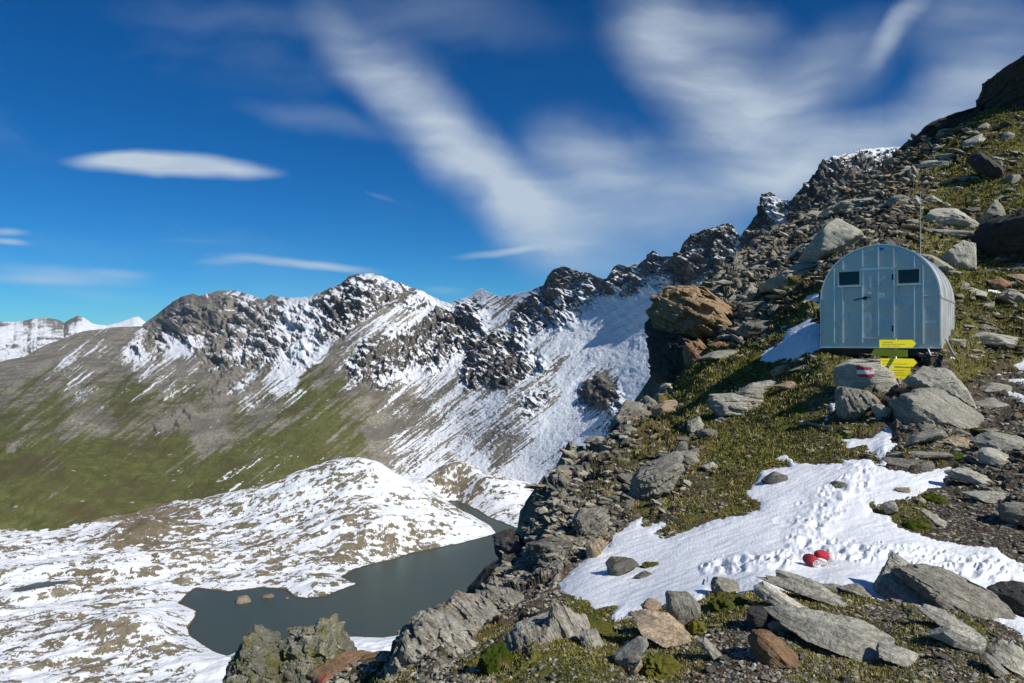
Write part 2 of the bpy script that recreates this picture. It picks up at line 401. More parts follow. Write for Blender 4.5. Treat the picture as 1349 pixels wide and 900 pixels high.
def build_world():
    w = bpy.data.worlds.new('World'); SC.world = w; w.use_nodes = True; t = w.node_tree; t.nodes.clear()
    L = t.links.new
    def N(typ, **kw):
        n = t.nodes.new(typ)
        for k, v in kw.items(): setattr(n, k, v)
        return n
    def mth(op, a, b=0.0, clamp=False):
        m = N('ShaderNodeMath', operation=op, use_clamp=clamp)
        for i, v in enumerate((a, b)):
            if isinstance(v, bpy.types.NodeSocket): L(v, m.inputs[i])
            else: m.inputs[i].default_value = v
        return m.outputs[0]
    def ss(v, a, b, lo=0., hi=1.):
        m = N('ShaderNodeMapRange', interpolation_type='SMOOTHSTEP'); L(v, m.inputs[0])
        for i, x in ((1, a), (2, b), (3, lo), (4, hi)): m.inputs[i].default_value = x
        return m.outputs[0]
    out = N('ShaderNodeOutputWorld'); bg = N('ShaderNodeBackground'); L(bg.outputs[0], out.inputs[0])
    sky = N('ShaderNodeTexSky', sky_type='NISHITA'); sky.sun_disc = False
    sky.sun_elevation = rad(SUN_EL); sky.sun_rotation = SUN_AZ; sky.altitude = 2700; sky.air_density = 1.0
    sky.dust_density = .25; sky.ozone_density = 2.2
    hs = N('ShaderNodeHueSaturation'); L(sky.outputs[0], hs.inputs['Color'])
    hs.inputs['Saturation'].default_value = SKY_SAT; hs.inputs['Value'].default_value = SKY_VAL; hs.inputs['Hue'].default_value = SKY_HUE
    tc = N('ShaderNodeTexCoord'); sep = N('ShaderNodeSeparateXYZ'); L(tc.outputs['Generated'], sep.inputs[0])
    dy = mth('MAXIMUM', sep.outputs[1], .02)
    cx = N('ShaderNodeCombineXYZ'); L(mth('DIVIDE', sep.outputs[0], dy), cx.inputs[0]); L(mth('DIVIDE', sep.outputs[2], dy), cx.inputs[1])
    p0 = cx.outputs[0]
    nz = N('ShaderNodeTexNoise'); L(p0, nz.inputs['Vector']); nz.inputs['Scale'].default_value = 5; nz.inputs['Detail'].default_value = 5
    def warp(amt):
        a = N('ShaderNodeVectorMath', operation='MULTIPLY_ADD'); L(nz.outputs['Color'], a.inputs[0])
        a.inputs[1].default_value = (amt, amt, 0); ad = N('ShaderNodeVectorMath', operation='ADD'); L(p0, ad.inputs[0])
        ad.inputs[1].default_value = (-amt / 2, -amt / 2, 0); L(ad.outputs[0], a.inputs[2]); return a.outputs[0]
    p1 = warp(.10); p2 = warp(.03)
    def blob(cxp, cyp, rx, ry, ang, amp, p, hard=0.0):
        m = N('ShaderNodeMapping', vector_type='TEXTURE'); L(p, m.inputs[0])
        m.inputs['Location'].default_value = ((cxp - CX) / F, (CY - cyp) / F, 0)
        m.inputs['Rotation'].default_value = (0, 0, rad(-ang)); m.inputs['Scale'].default_value = (rx / F, ry / F, 1)
        ln = N('ShaderNodeVectorMath', operation='LENGTH'); L(m.outputs[0], ln.inputs[0])
        return ss(ln.outputs['Value'], hard, 1.0, amp, 0.0)
    def total(lst, p):
        s = None
        for b in lst:
            o = blob(*b[:6], p, *(b[6:]))
            s = o if s is None else mth('ADD', s, o)
        return s
    cirrus = total(CIRRUS, p1)
    lens = total(LENSES, p2)
    def stretch(ang, sx, sy, scale, det=5, src=None):
        m = N('ShaderNodeMapping'); L(src or p1, m.inputs[0]); m.inputs['Rotation'].default_value = (0, 0, rad(ang)); m.inputs['Scale'].default_value = (sx, sy, 1)
        n = N('ShaderNodeTexNoise'); L(m.outputs[0], n.inputs['Vector']); n.inputs['Scale'].default_value = scale; n.inputs['Detail'].default_value = det
        n.inputs['Roughness'].default_value = .55; return n.outputs['Fac']
    fil = mth('ADD', mth('MULTIPLY', stretch(40, 1, 5, 3.2), .55), mth('MULTIPLY', stretch(-25, 1, 4, 3), .45))
    fil = ss(fil, .30, .66, .62, 1.3)
    fine_f = mth('ADD', mth('MULTIPLY', stretch(43, 1, 7, 5, 6, p2), .5), mth('MULTIPLY', stretch(-22, 1, 6, 5, 6, p2), .5))
    fil = mth('MULTIPLY', fil, ss(fine_f, .3, .7, .84, 1.14))
    ca = mth('MINIMUM', mth('MULTIPLY', mth('MULTIPLY', cirrus, fil), 1.08), .86)
    veil = mth('MULTIPLY', ss(stretch(10, 1, 3, 2.2, 6), .5, .75), .08)
    a = mth('MINIMUM', mth('ADD', mth('ADD', ca, veil), lens), .9)
    front = ss(sep.outputs[1], .05, .3)
    a = mth('MULTIPLY', a, front)
    # thin high cloud over the rest of the sky too
    g = N('ShaderNodeTexNoise'); L(tc.outputs['Generated'], g.inputs['Vector']); g.inputs['Scale'].default_value = 3; g.inputs['Detail'].default_value = 6
    back = mth('MULTIPLY', ss(g.outputs['Fac'], .5, .75), mth('MULTIPLY', mth('SUBTRACT', 1.0, front), .5))
    a = mth('ADD', a, back, True)
    tn = N('ShaderNodeMix', data_type='RGBA', blend_type='MULTIPLY'); tn.inputs[0].default_value = 1; L(hs.outputs[0], tn.inputs[6]); tn.inputs[7].default_value = SKY_TINT
    mx = N('ShaderNodeMix', data_type='RGBA'); L(a, mx.inputs[0]); L(tn.outputs[2], mx.inputs[6]); mx.inputs[7].default_value = CLOUD_COL
    L(mx.outputs[2], bg.inputs[0]); bg.inputs['Strength'].default_value = .086

SKY_SAT, SKY_VAL, SKY_HUE = 1.4, 1.0, .495
SKY_TINT = (.27, .74, 1.0, 1)
CLOUD_COL = (6.4, 7.5, 8.6, 1)
# (x, y, half length, half width, tilt in degrees, strength) of each stretch of cirrus
CIRRUS = [
    (470, 70, 130, 60, 50, .28), (540, 140, 170, 70, 50, .42), (620, 210, 170, 75, 48, .52), (690, 280, 140, 80, 50, .45), (420, 165, 120, 30, 12, .14),
    (740, 300, 130, 75, 20, .40), (840, 270, 190, 110, -10, .34), (770, 205, 110, 80, 20, .40),
    (860, 40, 110, 90, 60, .38), (930, 110, 170, 110, 55, .42), (1000, 170, 200, 120, 25, .42), (1060, 110, 170, 80, -30, .36), (1180, 45, 90, 26, -50, .40),
    (1120, 200, 200, 60, -15, .34), (1000, 240, 200, 60, -20, .26), (1240, 150, 170, 60, -18, .34), (1310, 90, 140, 110, -30, .30), (1250, 20, 120, 60, -30, .16),
    (960, 20, 120, 50, 20, .22), (560, 25, 240, 60, 5, .12), (300, 20, 200, 30, 5, .08), (900, 330, 200, 40, -12, .14)]
LENSES = [
    (228, 219, 158, 21, 4, .80, .35), (160, 211, 90, 13, 2, .42, .1), (330, 228, 60, 10, 3, .25, .1),
    (390, 346, 140, 9, 5, .42, .1), (440, 350, 80, 8, 6, .25, .1), (300, 344, 60, 8, 0, .2, .1), (660, 332, 80, 7, -7, .42, .1),
    (90, 362, 140, 17, 2, .34, .0), (155, 355, 62, 9, 3, .26, .0), (40, 370, 100, 10, 0, .32, .0), (120, 385, 120, 14, 4, .12, 0), (10, 305, 40, 8, 3, .42, .1), (12, 319, 40, 7, 6, .5, .1), (585, 383, 40, 8, 0, .16, 0), (250, 316, 70, 4, 2, .05, .1), (500, 262, 30, 5, 18, .1, 0)]
build_world()
vs = SC.view_settings; vs.view_transform = 'Standard'; vs.look = 'None'; vs.exposure = 0.0; vs.gamma = 1.0; vs.use_curve_mapping = False

# ------------------------------------------------------------------ far mountains
def far_mountains():
    sky_c = curve([(-260, 415), (-160, 425), (-100, 418), (-60, 428), (-20, 421), (0, 424), (15, 424), (30, 423), (45, 420), (60, 419), (75, 421), (85, 426), (95, 419), (103, 417), (112, 420), (122, 427), (140, 429), (155, 426), (165, 422), (175, 418), (182, 417), (188, 421), (200, 432), (240, 440), (300, 450)])
    xs = np.arange(-260, 300, .8); R = 150; t = np.linspace(0, 1, R)[:, None]
    top = sky_c(xs)[None]; top = top + 1.6 * fbm(xs * .11, 3.0, 1.0, 4)[None]
    py = 520 + (top - 520) * t; px = np.broadcast_to(xs, py.shape)
    Y = 4600 + 2600 * t ** .9 + 0 * px
    V = PT(px, py, Y); p = V / 420.0
    n = grid_normals(V); rl = ridged(p[..., 0], p[..., 1], p[..., 2] * 1.3, 5)
    V = V + n * ((rl - .2) * 85 * (1 - .9 * t ** 3))[..., None]
    nz = np.abs(grid_normals(V)[..., 2])
    snow = shepard(px, py, [(-100, 440, .6), (10, 440, .65), (20, 450, .4), (50, 430, .55), (30, 470, .5), (75, 428, .25), (100, 421, .1), (105, 430, .7), (140, 433, 1.1), (170, 428, 1.1), (120, 440, .8), (60, 450, .45), (70, 422, .2), (45, 422, .2), (0, 426, .2), (182, 420, .8), (200, 470, .4)], 8)
    snow = snow + .14 + .35 * fbm(p[..., 0] * 3, p[..., 1] * 3, p[..., 2] * 6, 4) + .9 * (nz - nz.mean())
    rock = 1.0 + 0 * snow
    back = V[-1] + np.array([0, 900, -900]); V = np.concatenate([V, back[None]]); ex = lambda a: np.concatenate([a, a[-1:]])
    o = sheet('far_mountains', V, dict(snow=ex(snow), rock=ex(rock), grass=ex(0 * snow), pale=ex(0 * snow + .4)), M['far'])
    tag(o, kind='structure')
far_mountains()

# ------------------------------------------------------------------ main mountain range
SKYLINE = [(-200, 520), (-150, 505), (0, 477), (33, 470), (60, 455), (83, 447), (110, 437), (150, 432), (187, 430), (200, 420), (217, 407), (233, 395), (240, 391), (255, 387), (263, 390), (277, 387), (290, 384), (310, 383), (323, 387), (333, 390), (347, 395), (358, 389), (370, 392), (383, 393), (407, 392), (420, 387), (433, 382), (450, 374), (460, 364), (477, 361), (493, 361), (507, 366), (530, 375), (557, 385), (580, 397), (590, 400), (607, 395), (620, 389), (627, 383), (635, 380), (643, 385), (660, 392), (683, 387), (703, 382), (717, 376), (723, 363), (730, 355), (743, 351), (753, 355), (767, 359), (778, 360), (787, 366), (800, 368), (808, 353), (817, 348), (827, 353), (842, 347), (855, 336), (861, 330), (870, 338), (887, 338), (895, 332), (902, 319), (913, 308), (932, 302), (955, 296), (963, 295), (970, 304), (976, 312), (985, 300), (1000, 277), (1007, 257), (1015, 253), (1021, 257), (1026, 262), (1037, 261), (1042, 272), (1050, 255), (1070, 235), (1082, 213), (1105, 205), (1140, 197), (1175, 194), (1190, 195), (1240, 190), (1300, 200)]
RANGE_D = [(0, 720, 400), (-180, 740, 380), (133, 703, 420), (267, 683, 450), (333, 650, 480), (400, 628, 540), (460, 615, 580), (500, 610, 600), (600, 600, 620), (700, 610, 560), (740, 620, 520), (820, 560, 500), (880, 500, 490),
    (0, 600, 520), (0, 540, 760), (200, 600, 560), (200, 500, 1000), (200, 432, 2300), (300, 520, 850), (400, 560, 650), (400, 500, 850), (300, 450, 1400), (300, 384, 1900), (240, 391, 2150), (400, 395, 1450), (490, 361, 1300), (490, 450, 950), (490, 540, 720), (580, 400, 1180), (580, 480, 850), (580, 560, 680), (635, 382, 1080), (680, 400, 930), (680, 480, 720), (680, 560, 600), (740, 352, 850), (760, 380, 800), (760, 450, 690), (780, 520, 580), (855, 340, 680), (850, 420, 610), (870, 470, 540), (890, 340, 620), (100, 500, 1050), (100, 440, 2300), (0, 480, 1500), (0, 505, 1050), (-180, 515, 1400), (-180, 600, 600),
    (930, 303, 600), (1015, 253, 570), (1105, 205, 550), (1175, 195, 540), (985, 345, 540), (1040, 310, 520), (1150, 235, 500), (1280, 200, 500), (940, 380, 540)]
_rd = TPS([(a, b, math.log(c)) for a, b, c in RANGE_D], 2e-3)
ROCKY = [
    ([(415, 395), (460, 365), (490, 360), (530, 375), (585, 399), (540, 408), (505, 402), (480, 422), (450, 442), (425, 452), (412, 425)], .95),
    ([(462, 482), (480, 460), (520, 440), (560, 420), (595, 402), (620, 397), (634, 420), (640, 440), (625, 457), (600, 475), (570, 490), (545, 484), (515, 512), (500, 508), (480, 505), (465, 502)], 1.0),
    ([(610, 502), (622, 470), (645, 453), (680, 433), (702, 438), (692, 460), (718, 485), (700, 495), (665, 512), (640, 500), (620, 510)], .95),
    ([(675, 427), (690, 405), (720, 370), (745, 350), (775, 358), (790, 370), (802, 385), (780, 402), (760, 420), (740, 435), (702, 432)], .95),
    ([(798, 372), (815, 346), (860, 328), (895, 333), (912, 305), (965, 292), (990, 310), (978, 342), (890, 378), (822, 387), (800, 382)], 1.0),
    ([(765, 522), (775, 508), (790, 503), (818, 525), (800, 538), (785, 532), (768, 536)], .9),
    ([(690, 535), (700, 522), (720, 518), (715, 532), (698, 545)], .7), ([(800, 570), (815, 530), (850, 545), (840, 600), (805, 590)], .9),
    ([(190, 430), (235, 393), (290, 383), (340, 392), (380, 393), (415, 392), (428, 440), (405, 482), (330, 488), (290, 500), (240, 452), (200, 472), (170, 476)], .75),
    ([(980, 345), (985, 300), (1010, 250), (1030, 262), (1050, 250), (1080, 210), (1110, 203), (1200, 195), (1150, 240), (1040, 320)], 1.0),
    ([(200, 565), (235, 540), (262, 535), (255, 560), (215, 580)], .5), ([(260, 520), (300, 505), (345, 495), (300, 525)], .5), ([(0, 590), (20, 585), (35, 590), (10, 605)], .5)]
SNOWY = [(60, 462, .28), (110, 446, .30), (150, 440, .32), (90, 470, .25), (160, 455, .3), (200, 420, .1), (250, 400, .1), (300, 400, .15), (318, 388, .45), (350, 400, .2), (300, 430, .1), (240, 440, .1), (200, 460, .15), (235, 453, .75), (185, 468, .65), (140, 480, .35), (100, 485, .4), (60, 480, .1), (150, 500, .02), (50, 520, 0), (0, 500, 0), (0, 600, -.2), (150, 600, -.2), (250, 560, -.1), (300, 500, .05), (330, 510, .4), (350, 480, .3), (385, 400, .7), (410, 420, .7), (405, 470, .9), (370, 500, .8), (330, 522, .5), (280, 540, .1), (350, 545, 0), (420, 500, .15), (400, 560, -.1), (440, 540, 0), (460, 500, .3), (450, 470, .35), (440, 410, .3), (480, 375, .4), (500, 390, .3), (540, 380, .25), (560, 402, .62), (530, 420, .5), (480, 440, .45), (500, 460, .3), (560, 440, .2), (600, 430, .15), (620, 410, .35), (600, 400, .62), (635, 388, .85), (650, 400, .8), (660, 420, .7), (690, 385, .75), (680, 410, .45), (700, 400, .35), (740, 360, .25), (720, 390, .4), (705, 420, .55), (640, 470, .2), (660, 490, .1), (600, 490, .62), (560, 510, .6), (540, 540, .4), (500, 560, .12), (480, 600, 0), (540, 590, .6), (600, 570, .55), (640, 580, .42), (680, 560, .45), (700, 530, .62), (650, 540, .68), (720, 480, .75), (750, 440, .95), (800, 410, 1.05), (870, 385, 1.1), (850, 430, 1.05), (800, 470, .95), (760, 500, .9), (840, 500, 1.0), (790, 517, .15), (780, 560, .88), (720, 580, .8), (700, 600, .85), (620, 605, .85), (800, 370, .4), (830, 360, .4), (860, 345, .3), (900, 330, .35), (930, 310, .3), (960, 300, .25), (900, 355, .35), (950, 340, .4), (975, 325, .62), (1000, 280, .3), (1015, 256, .1), (1030, 268, .95), (1025, 285, .6), (1010, 300, .5), (990, 320, .4), (1060, 250, .35), (1080, 220, .35), (1100, 207, .75), (1140, 200, .85), (1180, 197, .85), (1130, 225, .5), (1070, 245, .15), (1100, 235, .2)]
GREEN = [(0, 700, 1), (0, 620, 1), (0, 560, .75), (0, 520, .45), (0, 500, .3), (60, 490, .35), (60, 540, .7), (120, 560, .35), (170, 520, .75), (130, 600, .95), (200, 560, .6), (250, 530, .6), (280, 575, .15), (230, 600, .8), (200, 650, 1), (320, 560, .55), (300, 620, 1), (340, 540, .3), (380, 540, .6), (350, 600, .75), (400, 600, .9), (430, 560, .7), (440, 520, .75), (400, 520, .8), (470, 540, .4), (470, 590, .65), (420, 500, .5), (500, 580, 0), (480, 480, .1), (450, 460, .05), (300, 500, .15), (300, 480, .05), (240, 470, .1), (200, 490, .3), (150, 460, .15), (100, 460, .15), (30, 480, .2), (60, 460, .3), (110, 445, .2), (90, 500, .5), (40, 520, .5), (600, 500, 0), (700, 500, 0), (520, 620, .1), (300, 420, 0), (527, 490, .5), (-150, 600, .8)]
def mountain_range():
    xs = np.arange(-200, 1300, 1.0); R = 430; t = np.linspace(0, 1, R)[:, None]
    foot = curve([(-200, 760), (0, 745), (133, 725), (267, 705), (333, 690), (400, 670), (500, 650), (600, 640), (700, 650), (740, 650), (820, 600), (880, 540), (980, 400), (1100, 300), (1300, 260)])(xs)[None]
    top = curve(SKYLINE)(xs)[None]
    jag = curve([(-200, .4), (170, .6), (420, 1.2), (700, 2), (800, 3), (980, 3), (1200, 1.5)])(xs)
    top = top + (jag * (fbm(xs * .13, 8.0, 2.0, 5, .6)))[None]
    py = foot + (top - foot) * t; px = np.broadcast_to(xs, py.shape)
    Y = np.exp(_rd(px, py))
    wx = px + 7 * fbm(px * .05, py * .05, 1.5, 3); wy = py + 7 * fbm(px * .05, py * .05, 9.5, 3)
    rock = np.zeros_like(py)
    for poly, a in ROCKY: rock = np.maximum(rock, a * sstep(-13, 7, sdf(wx, wy, poly)))
    V = PT(px, py, Y); n = grid_normals(V)
    # broad ribs and gullies running down the fall line, then crags where the rock is bare
    qa = px * .79 - py * .61; qc = px * .61 + py * .79
    wz = .35 * fbm(px / 40, py / 40, 2.0, 4)
    crag = ridged(qc / 62.0 + wz, qa / 80.0 + wz, .5 + wz, 6, .58) - .2
    gul = ridged(qc / 34.0 + wz, qa / 190.0, 2.0, 4) - .2
    fine = ridged(px / 9.5, py / 9.5, 4.0 + wz, 4, .6) - .2
    fu = (px * .90 + py * .42) + 9 * wz; fv = (-px * .42 + py * .90) + 9 * wz
    f1, c1 = facets(fu / 30, fv / 17, 3); f2, c2 = facets(fu / 12, fv / 7.5, 8); f3, c3 = facets(fu / 5.5, fv / 3.6, 21)
    rib = ridged(qc / 17.0 + 1.6 * wz, qa / 70.0 + wz, 6.0, 4, .55) - .2
    chip = f1 * 8.5 + f2 * 6.0 + f3 * 3.3 + rib * 7.0
    sd_ = (px * .42 + py + 16 * wz) / 9.0
    strata = np.abs(sd_ % 1 - .5) * 2 - .5
    scale = np.clip(Y / 900.0, .25, 2.2)
    edge = 1 - .8 * sstep(.9, 1.0, t)
    crest = 1.0
    d = (rock * (crag * 6 + chip * 1.0 + fine * 1.6 + strata * 1.5) + (1 - rock) * (gul * 4.5 * (.25 + .75 * sstep(.1, .7, t)) + crag * 2.2 + fine * .9)) * scale * edge * crest
    V = V + n * (d * np.sign(n[..., 2] + 1e-6))[..., None]
    n2 = grid_normals(V); n2 *= np.sign(n2[..., 2:3] + 1e-9)
    snow = shepard(wx, wy, SNOWY, 7, 2.0)
    streak = fbm(qc / 3.1, qa / 42.0, 3.0, 5, .62)
    spk = fbm(px / 5.5, py / 4.2, 7.0, 5, .7)
    thread = sstep(.45, .8, ridged(qc / 4.6 + wz, qa / 95.0, 12.0, 3, .5)) * sstep(-.25, .25, fbm(qc / 30, qa / 60, 2.0, 3))
    led = n2[..., 2] - .62
    hi = sstep(.7, 1.05, snow)
    wide = fbm(qc / 11.0, qa / 90.0, 9.0, 3)
    snow = snow + .55 * wide * (1 - .6 * hi) + streak * (.60 - .15 * hi) * (1 - .5 * rock) - .42 * thread * (1 - rock) * (1 - .55 * hi) + .06 + spk * (.42 - .2 * hi) + led * (1.15 * rock + .25) + .35 * (c1 - .5) * rock - .10 * np.clip(crag, -1, 1) * rock - .07
    grass = shepard(wx, wy, GREEN, 9) - .06 + .75 * fbm(qc / 7.0, qa / 75.0, 6.0, 5, .6) + .30 * streak + .10 * gul
    grass = grass * (1 - .7 * rock)
    rk = rock * 1.05 + .25 * spk + .12 * (1 - grass) + .35 * np.clip(.55 - n2[..., 2], 0, 1) - .03
    pale = sstep(470, 380, px) * 1.0
    back = V[-1] + np.stack([40 + 0 * xs, .25 * Y[-1], -.22 * Y[-1]], -1)
    V = np.concatenate([V, back[None]]); ex = lambda a: np.concatenate([a, a[-1:]])
    o = sheet('mountain_range', V, dict(snow=ex(snow), rock=ex(rk), grass=ex(grass), pale=ex(pale)), M['mountain'])
    tag(o, kind='structure')
mountain_range()

# ------------------------------------------------------------------ valley floor and lake
LAKE_Z = -120.0
def on_lake(pts): return [((x - CX) / F * (LAKE_Z * F / (CY - y)), LAKE_Z * F / (CY - y)) for x, y in pts]
LAKE = on_lake([(238, 795), (250, 782), (258, 776), (267, 777), (282, 779), (300, 781), (322, 778), (345, 775), (375, 777), (386, 787), (402, 789.5), (430, 787), (450, 778), (474, 769.5), (462, 765), (453, 760), (467, 751), (491, 744), (522, 737), (545, 729), (573, 723.5), (607, 717), (641, 708), (656, 703), (648, 693), (624, 679), (607, 671), (590, 662), (600, 661), (627, 672), (644, 683), (661, 689), (678, 696), (720, 705), (760, 760), (740, 840), (620, 850), (559, 831), (539, 834), (505, 839.5), (470, 838), (436, 839), (395, 842), (368, 843.5), (344, 848), (317, 855), (300, 863), (285, 858), (267, 847), (253, 837), (250, 827), (260, 813), (261, 805), (250, 799)])
POND = [((x - CX) / F * 318.0, 318.0 + (756 - y) * 1.1) for x, y in [(34, 760), (45, 754), (62, 753), (84, 751), (66, 758), (50, 763), (38, 764)]]
def valley_z(X, Y):
    d = -sdf(X, Y, LAKE)
    wx = X + 9 * fbm(X / 40, Y / 40, 4.0, 3); wy = Y + 9 * fbm(X / 40, Y / 40, 8.0, 3)
    z = LAKE_Z + np.where(d > 0, 1.1 * (1 - np.exp(-d / 6)) + .035 * np.clip(d, 0, 120), .35 * d)
    def mound(x, y, h, a, b, rot=0, pw=1.0):
        c, s = math.cos(rot), math.sin(rot); u = ((wx - x) * c + (wy - y) * s) / a; v = (-(wx - x) * s + (wy - y) * c) / b
        return h * np.exp(-((u * u + v * v) ** pw))
    m = mound(-104, 466, 33, 50, 44, -.3, .8) + mound(-160, 450, 11, 70, 36, -.15) + mound(-70, 440, 5, 30, 20) + mound(-44, 540, 20, 22, 30, -.4) + mound(-12, 520, 12, 30, 26, -.5) + mound(-218, 402, 9, 22, 14) + mound(-146, 277, 9, 30, 16, .3) + mound(-92, 256, 4, 30, 12) + mound(-60, 395, 7, 26, 22) + mound(-95, 400, 8, 30, 26) + mound(-230, 330, 6, 60, 14, .4) + mound(-190, 360, 6, 40, 10, .3)
    m = m * sstep(0, 22, d)
    c, s = math.cos(.55), math.sin(.55); u = X * c + Y * s; v = -X * s + Y * c
    r = ridged(u / 46, v / 15, 3.0, 5, .5) - .2
    rough = 2.3 * r + 1.5 * fbm(X / 9, Y / 9, 1.0, 4)
    z = z + m + rough * sstep(0, 16, d)
    dp = -sdf(X, Y, POND); z = np.where(dp < 10, -113.0 + (z + 113.0) * sstep(1, 10, dp) - .3 * sstep(2, -1, dp), z)
    return z, d, m, r
def valley():
    us = np.arange(-330, 860, 1.15); ys = np.exp(np.linspace(math.log(222), math.log(720), 620))
    px, Y = np.meshgrid(us, ys); X = (px - CX) / F * Y
    z, d, m, r = valley_z(X, Y)
    V = np.stack([X, Y, z], -1); n = grid_normals(V); n *= np.sign(n[..., 2:3])
    c, s = math.cos(.4), math.sin(.4); u = X * c + Y * s; v = -X * s + Y * c
    a = fbm(u / 16, v / 5.5, z / 6, 5, .62); b = fbm(u / 60, v / 26, 4.0, 3)
    py = CY - z * F / Y
    cover = shepard(px, py, [(300, 860, .9), (480, 860, 1.0), (540, 845, 1.0), (200, 860, .58), (150, 820, .56), (60, 880, .58), (100, 790, .62), (30, 800, .6), (170, 740, .58), (60, 730, .66), (190, 702, .3), (250, 720, .5), (300, 700, .6), (240, 760, .62), (120, 720, .62), (320, 760, .6), (400, 770, .72), (430, 740, .6), (340, 720, .5), (470, 700, .5), (560, 700, .6), (620, 700, .72), (460, 640, .6), (400, 660, .7), (540, 640, .8), (540, 620, 1.1), (600, 650, .6), (660, 660, .65), (580, 630, .5), (600, 620, .6), (700, 640, .8), (230, 810, .75), (350, 690, .6)], 12)
    snow = cover * .95 + .065 + .60 * a + .2 * b + .85 * fbm(u / 4.2, v / 2.6, z / 3, 5, .72) - .14 * r + .1 * (n[..., 2] - .95) * 3 - .04
    snow = snow - 1.2 * sstep(1.6, .2, d)
    wet = sstep(1.8, .0, d)
    o = sheet('valley_floor', V, dict(snow=snow, wet=wet), M['valley']); tag(o, kind='structure')
    me = bpy.data.meshes.new('lake')
    x0, x1, y0, y1 = -190, 60, 225, 560
    me.from_pydata([(x0, y0, LAKE_Z), (x1, y0, LAKE_Z), (x1, y1, LAKE_Z), (x0, y1, LAKE_Z)], [], [(0, 1, 2, 3)])
    tag(obj('lake', me, M['water']), kind='structure')
    me = bpy.data.meshes.new('pond'); me.from_pydata([(x, y, -113.05) for x, y in on_big(POND, 2.5)], [], [tuple(range(len(POND)))])
    tag(obj('pond', me, M['water']), kind='structure')
def on_big(poly, g):
    cx = sum(p[0] for p in poly) / len(poly); cy = sum(p[1] for p in poly) / len(poly)
    return [(cx + (x - cx) * (1 + g / 20), cy + (y - cy) * (1 + g / 20)) for x, y in poly]
valley()

# ------------------------------------------------------------------ foreground hillside
EDGE = [(1300, 330), (900, 440), (850, 530), (830, 560), (800, 622), (780, 650), (740, 676), (700, 694), (650, 718), (620, 742), (590, 788), (560, 830), (530, 866), (500, 896), (450, 918), (400, 922), (375, 935), (350, 958), (330, 988), (310, 1012), (290, 1052), (270, 1092), (250, 1122), (230, 1152), (200, 1192), (185, 1212), (165, 1262), (150, 1292), (135, 1325), (100, 1420), (70, 1480)]
edge_x = curve(EDGE)
FG_D = [(440, 900, 5.6), (530, 850, 5.9), (560, 830, 6.1), (620, 800, 6.6), (650, 780, 7.2), (676, 740, 8.6), (694, 700, 10.0), (718, 650, 12.6), (742, 620, 15.2), (788, 590, 17.2), (830, 560, 19.5), (866, 530, 21.5), (896, 500, 23), (918, 450, 26), (922, 400, 29), (935, 375, 31), (958, 350, 33), (988, 330, 36), (1012, 310, 38), (1052, 290, 40), (1092, 270, 41), (1122, 250, 42), (1152, 230, 42), (1192, 200, 42), (1262, 165, 40), (1325, 135, 38), (1450, 80, 38),
    (715, 745, 7.4), (730, 700, 8.7), (755, 650, 11.0), (780, 625, 12.6), (815, 600, 14.0),
    (900, 900, 3.15), (675, 900, 3.25), (1349, 900, 3.0), (1100, 900, 3.05), (600, 900, 3.6), (500, 900, 4.6), (700, 1050, 2.35), (1000, 1150, 2.05), (1349, 1100, 2.1), (500, 1150, 2.3), (1000, 1350, 1.65), (350, 1350, 1.9), (1600, 1350, 1.6), (1600, 900, 2.9),
    (1000, 780, 4.35), (1150, 786, 4.3), (1100, 775, 4.5), (1250, 800, 4.0), (1340, 830, 3.75), (900, 795, 4.5), (820, 815, 4.5), (760, 800, 5.0), (700, 820, 4.6), (650, 860, 4.2), (600, 850, 4.9),
    (1072, 745, 5.35), (1250, 740, 5.6), (1349, 760, 5.3), (1500, 760, 5.2), (960, 745, 5.6), (850, 770, 5.5), (740, 772, 6.2), (800, 720, 7.4), (880, 690, 8.0), (950, 690, 7.4), (1000, 650, 8.6), (1130, 640, 8.2), (1240, 640, 8.0), (1250, 690, 6.6), (1349, 690, 6.4), (1349, 640, 7.4), (1100, 600, 9.6), (1000, 610, 10.4), (900, 620, 11.0), (850, 645, 10.6),
    (1200, 580, 9.6), (1200, 540, 11.0), (1130, 560, 11.0), (1060, 560, 12.0), (1000, 560, 13.2), (1145, 500, 12.6), (1060, 500, 14.4), (970, 545, 14.8), (930, 500, 19), (880, 560, 16.8), (860, 600, 13.0), (1300, 580, 9.4), (1349, 560, 9.8), (1349, 500, 12.4), (1280, 500, 12.8), (1500, 560, 9.2),
    (1083, 472, 14.7), (1165, 476, 14.0), (1240, 474, 13.4), (1120, 466, 15.4), (1200, 466, 14.8), (1000, 470, 18.5), (1040, 440, 18.5), (1300, 450, 15.6), (1349, 420, 16.8), (1290, 400, 18.0), (1260, 420, 16.4), (1000, 420, 23), (960, 430, 24.5), (1060, 390, 21), (1000, 375, 28), (1060, 340, 28), (1100, 330, 24), (1170, 330, 22), (1250, 345, 20.5), (1330, 340, 20.5), (1110, 290, 33), (1180, 270, 30), (1260, 290, 26), (1349, 280, 25), (1230, 220, 35), (1300, 200, 33), (1349, 180, 34), (1500, 200, 30), (1500, 350, 18), (1500, 450, 13.5)]
_fd = TPS([(a, b, math.log(c)) for a, b, c in FG_D], 1e-3)
def fgY(px, py): return np.exp(_fd(np.asarray(px, float), np.asarray(py, float)))
def fg1(px, py): return float(fgY(np.array([px]), np.array([py]))[0])

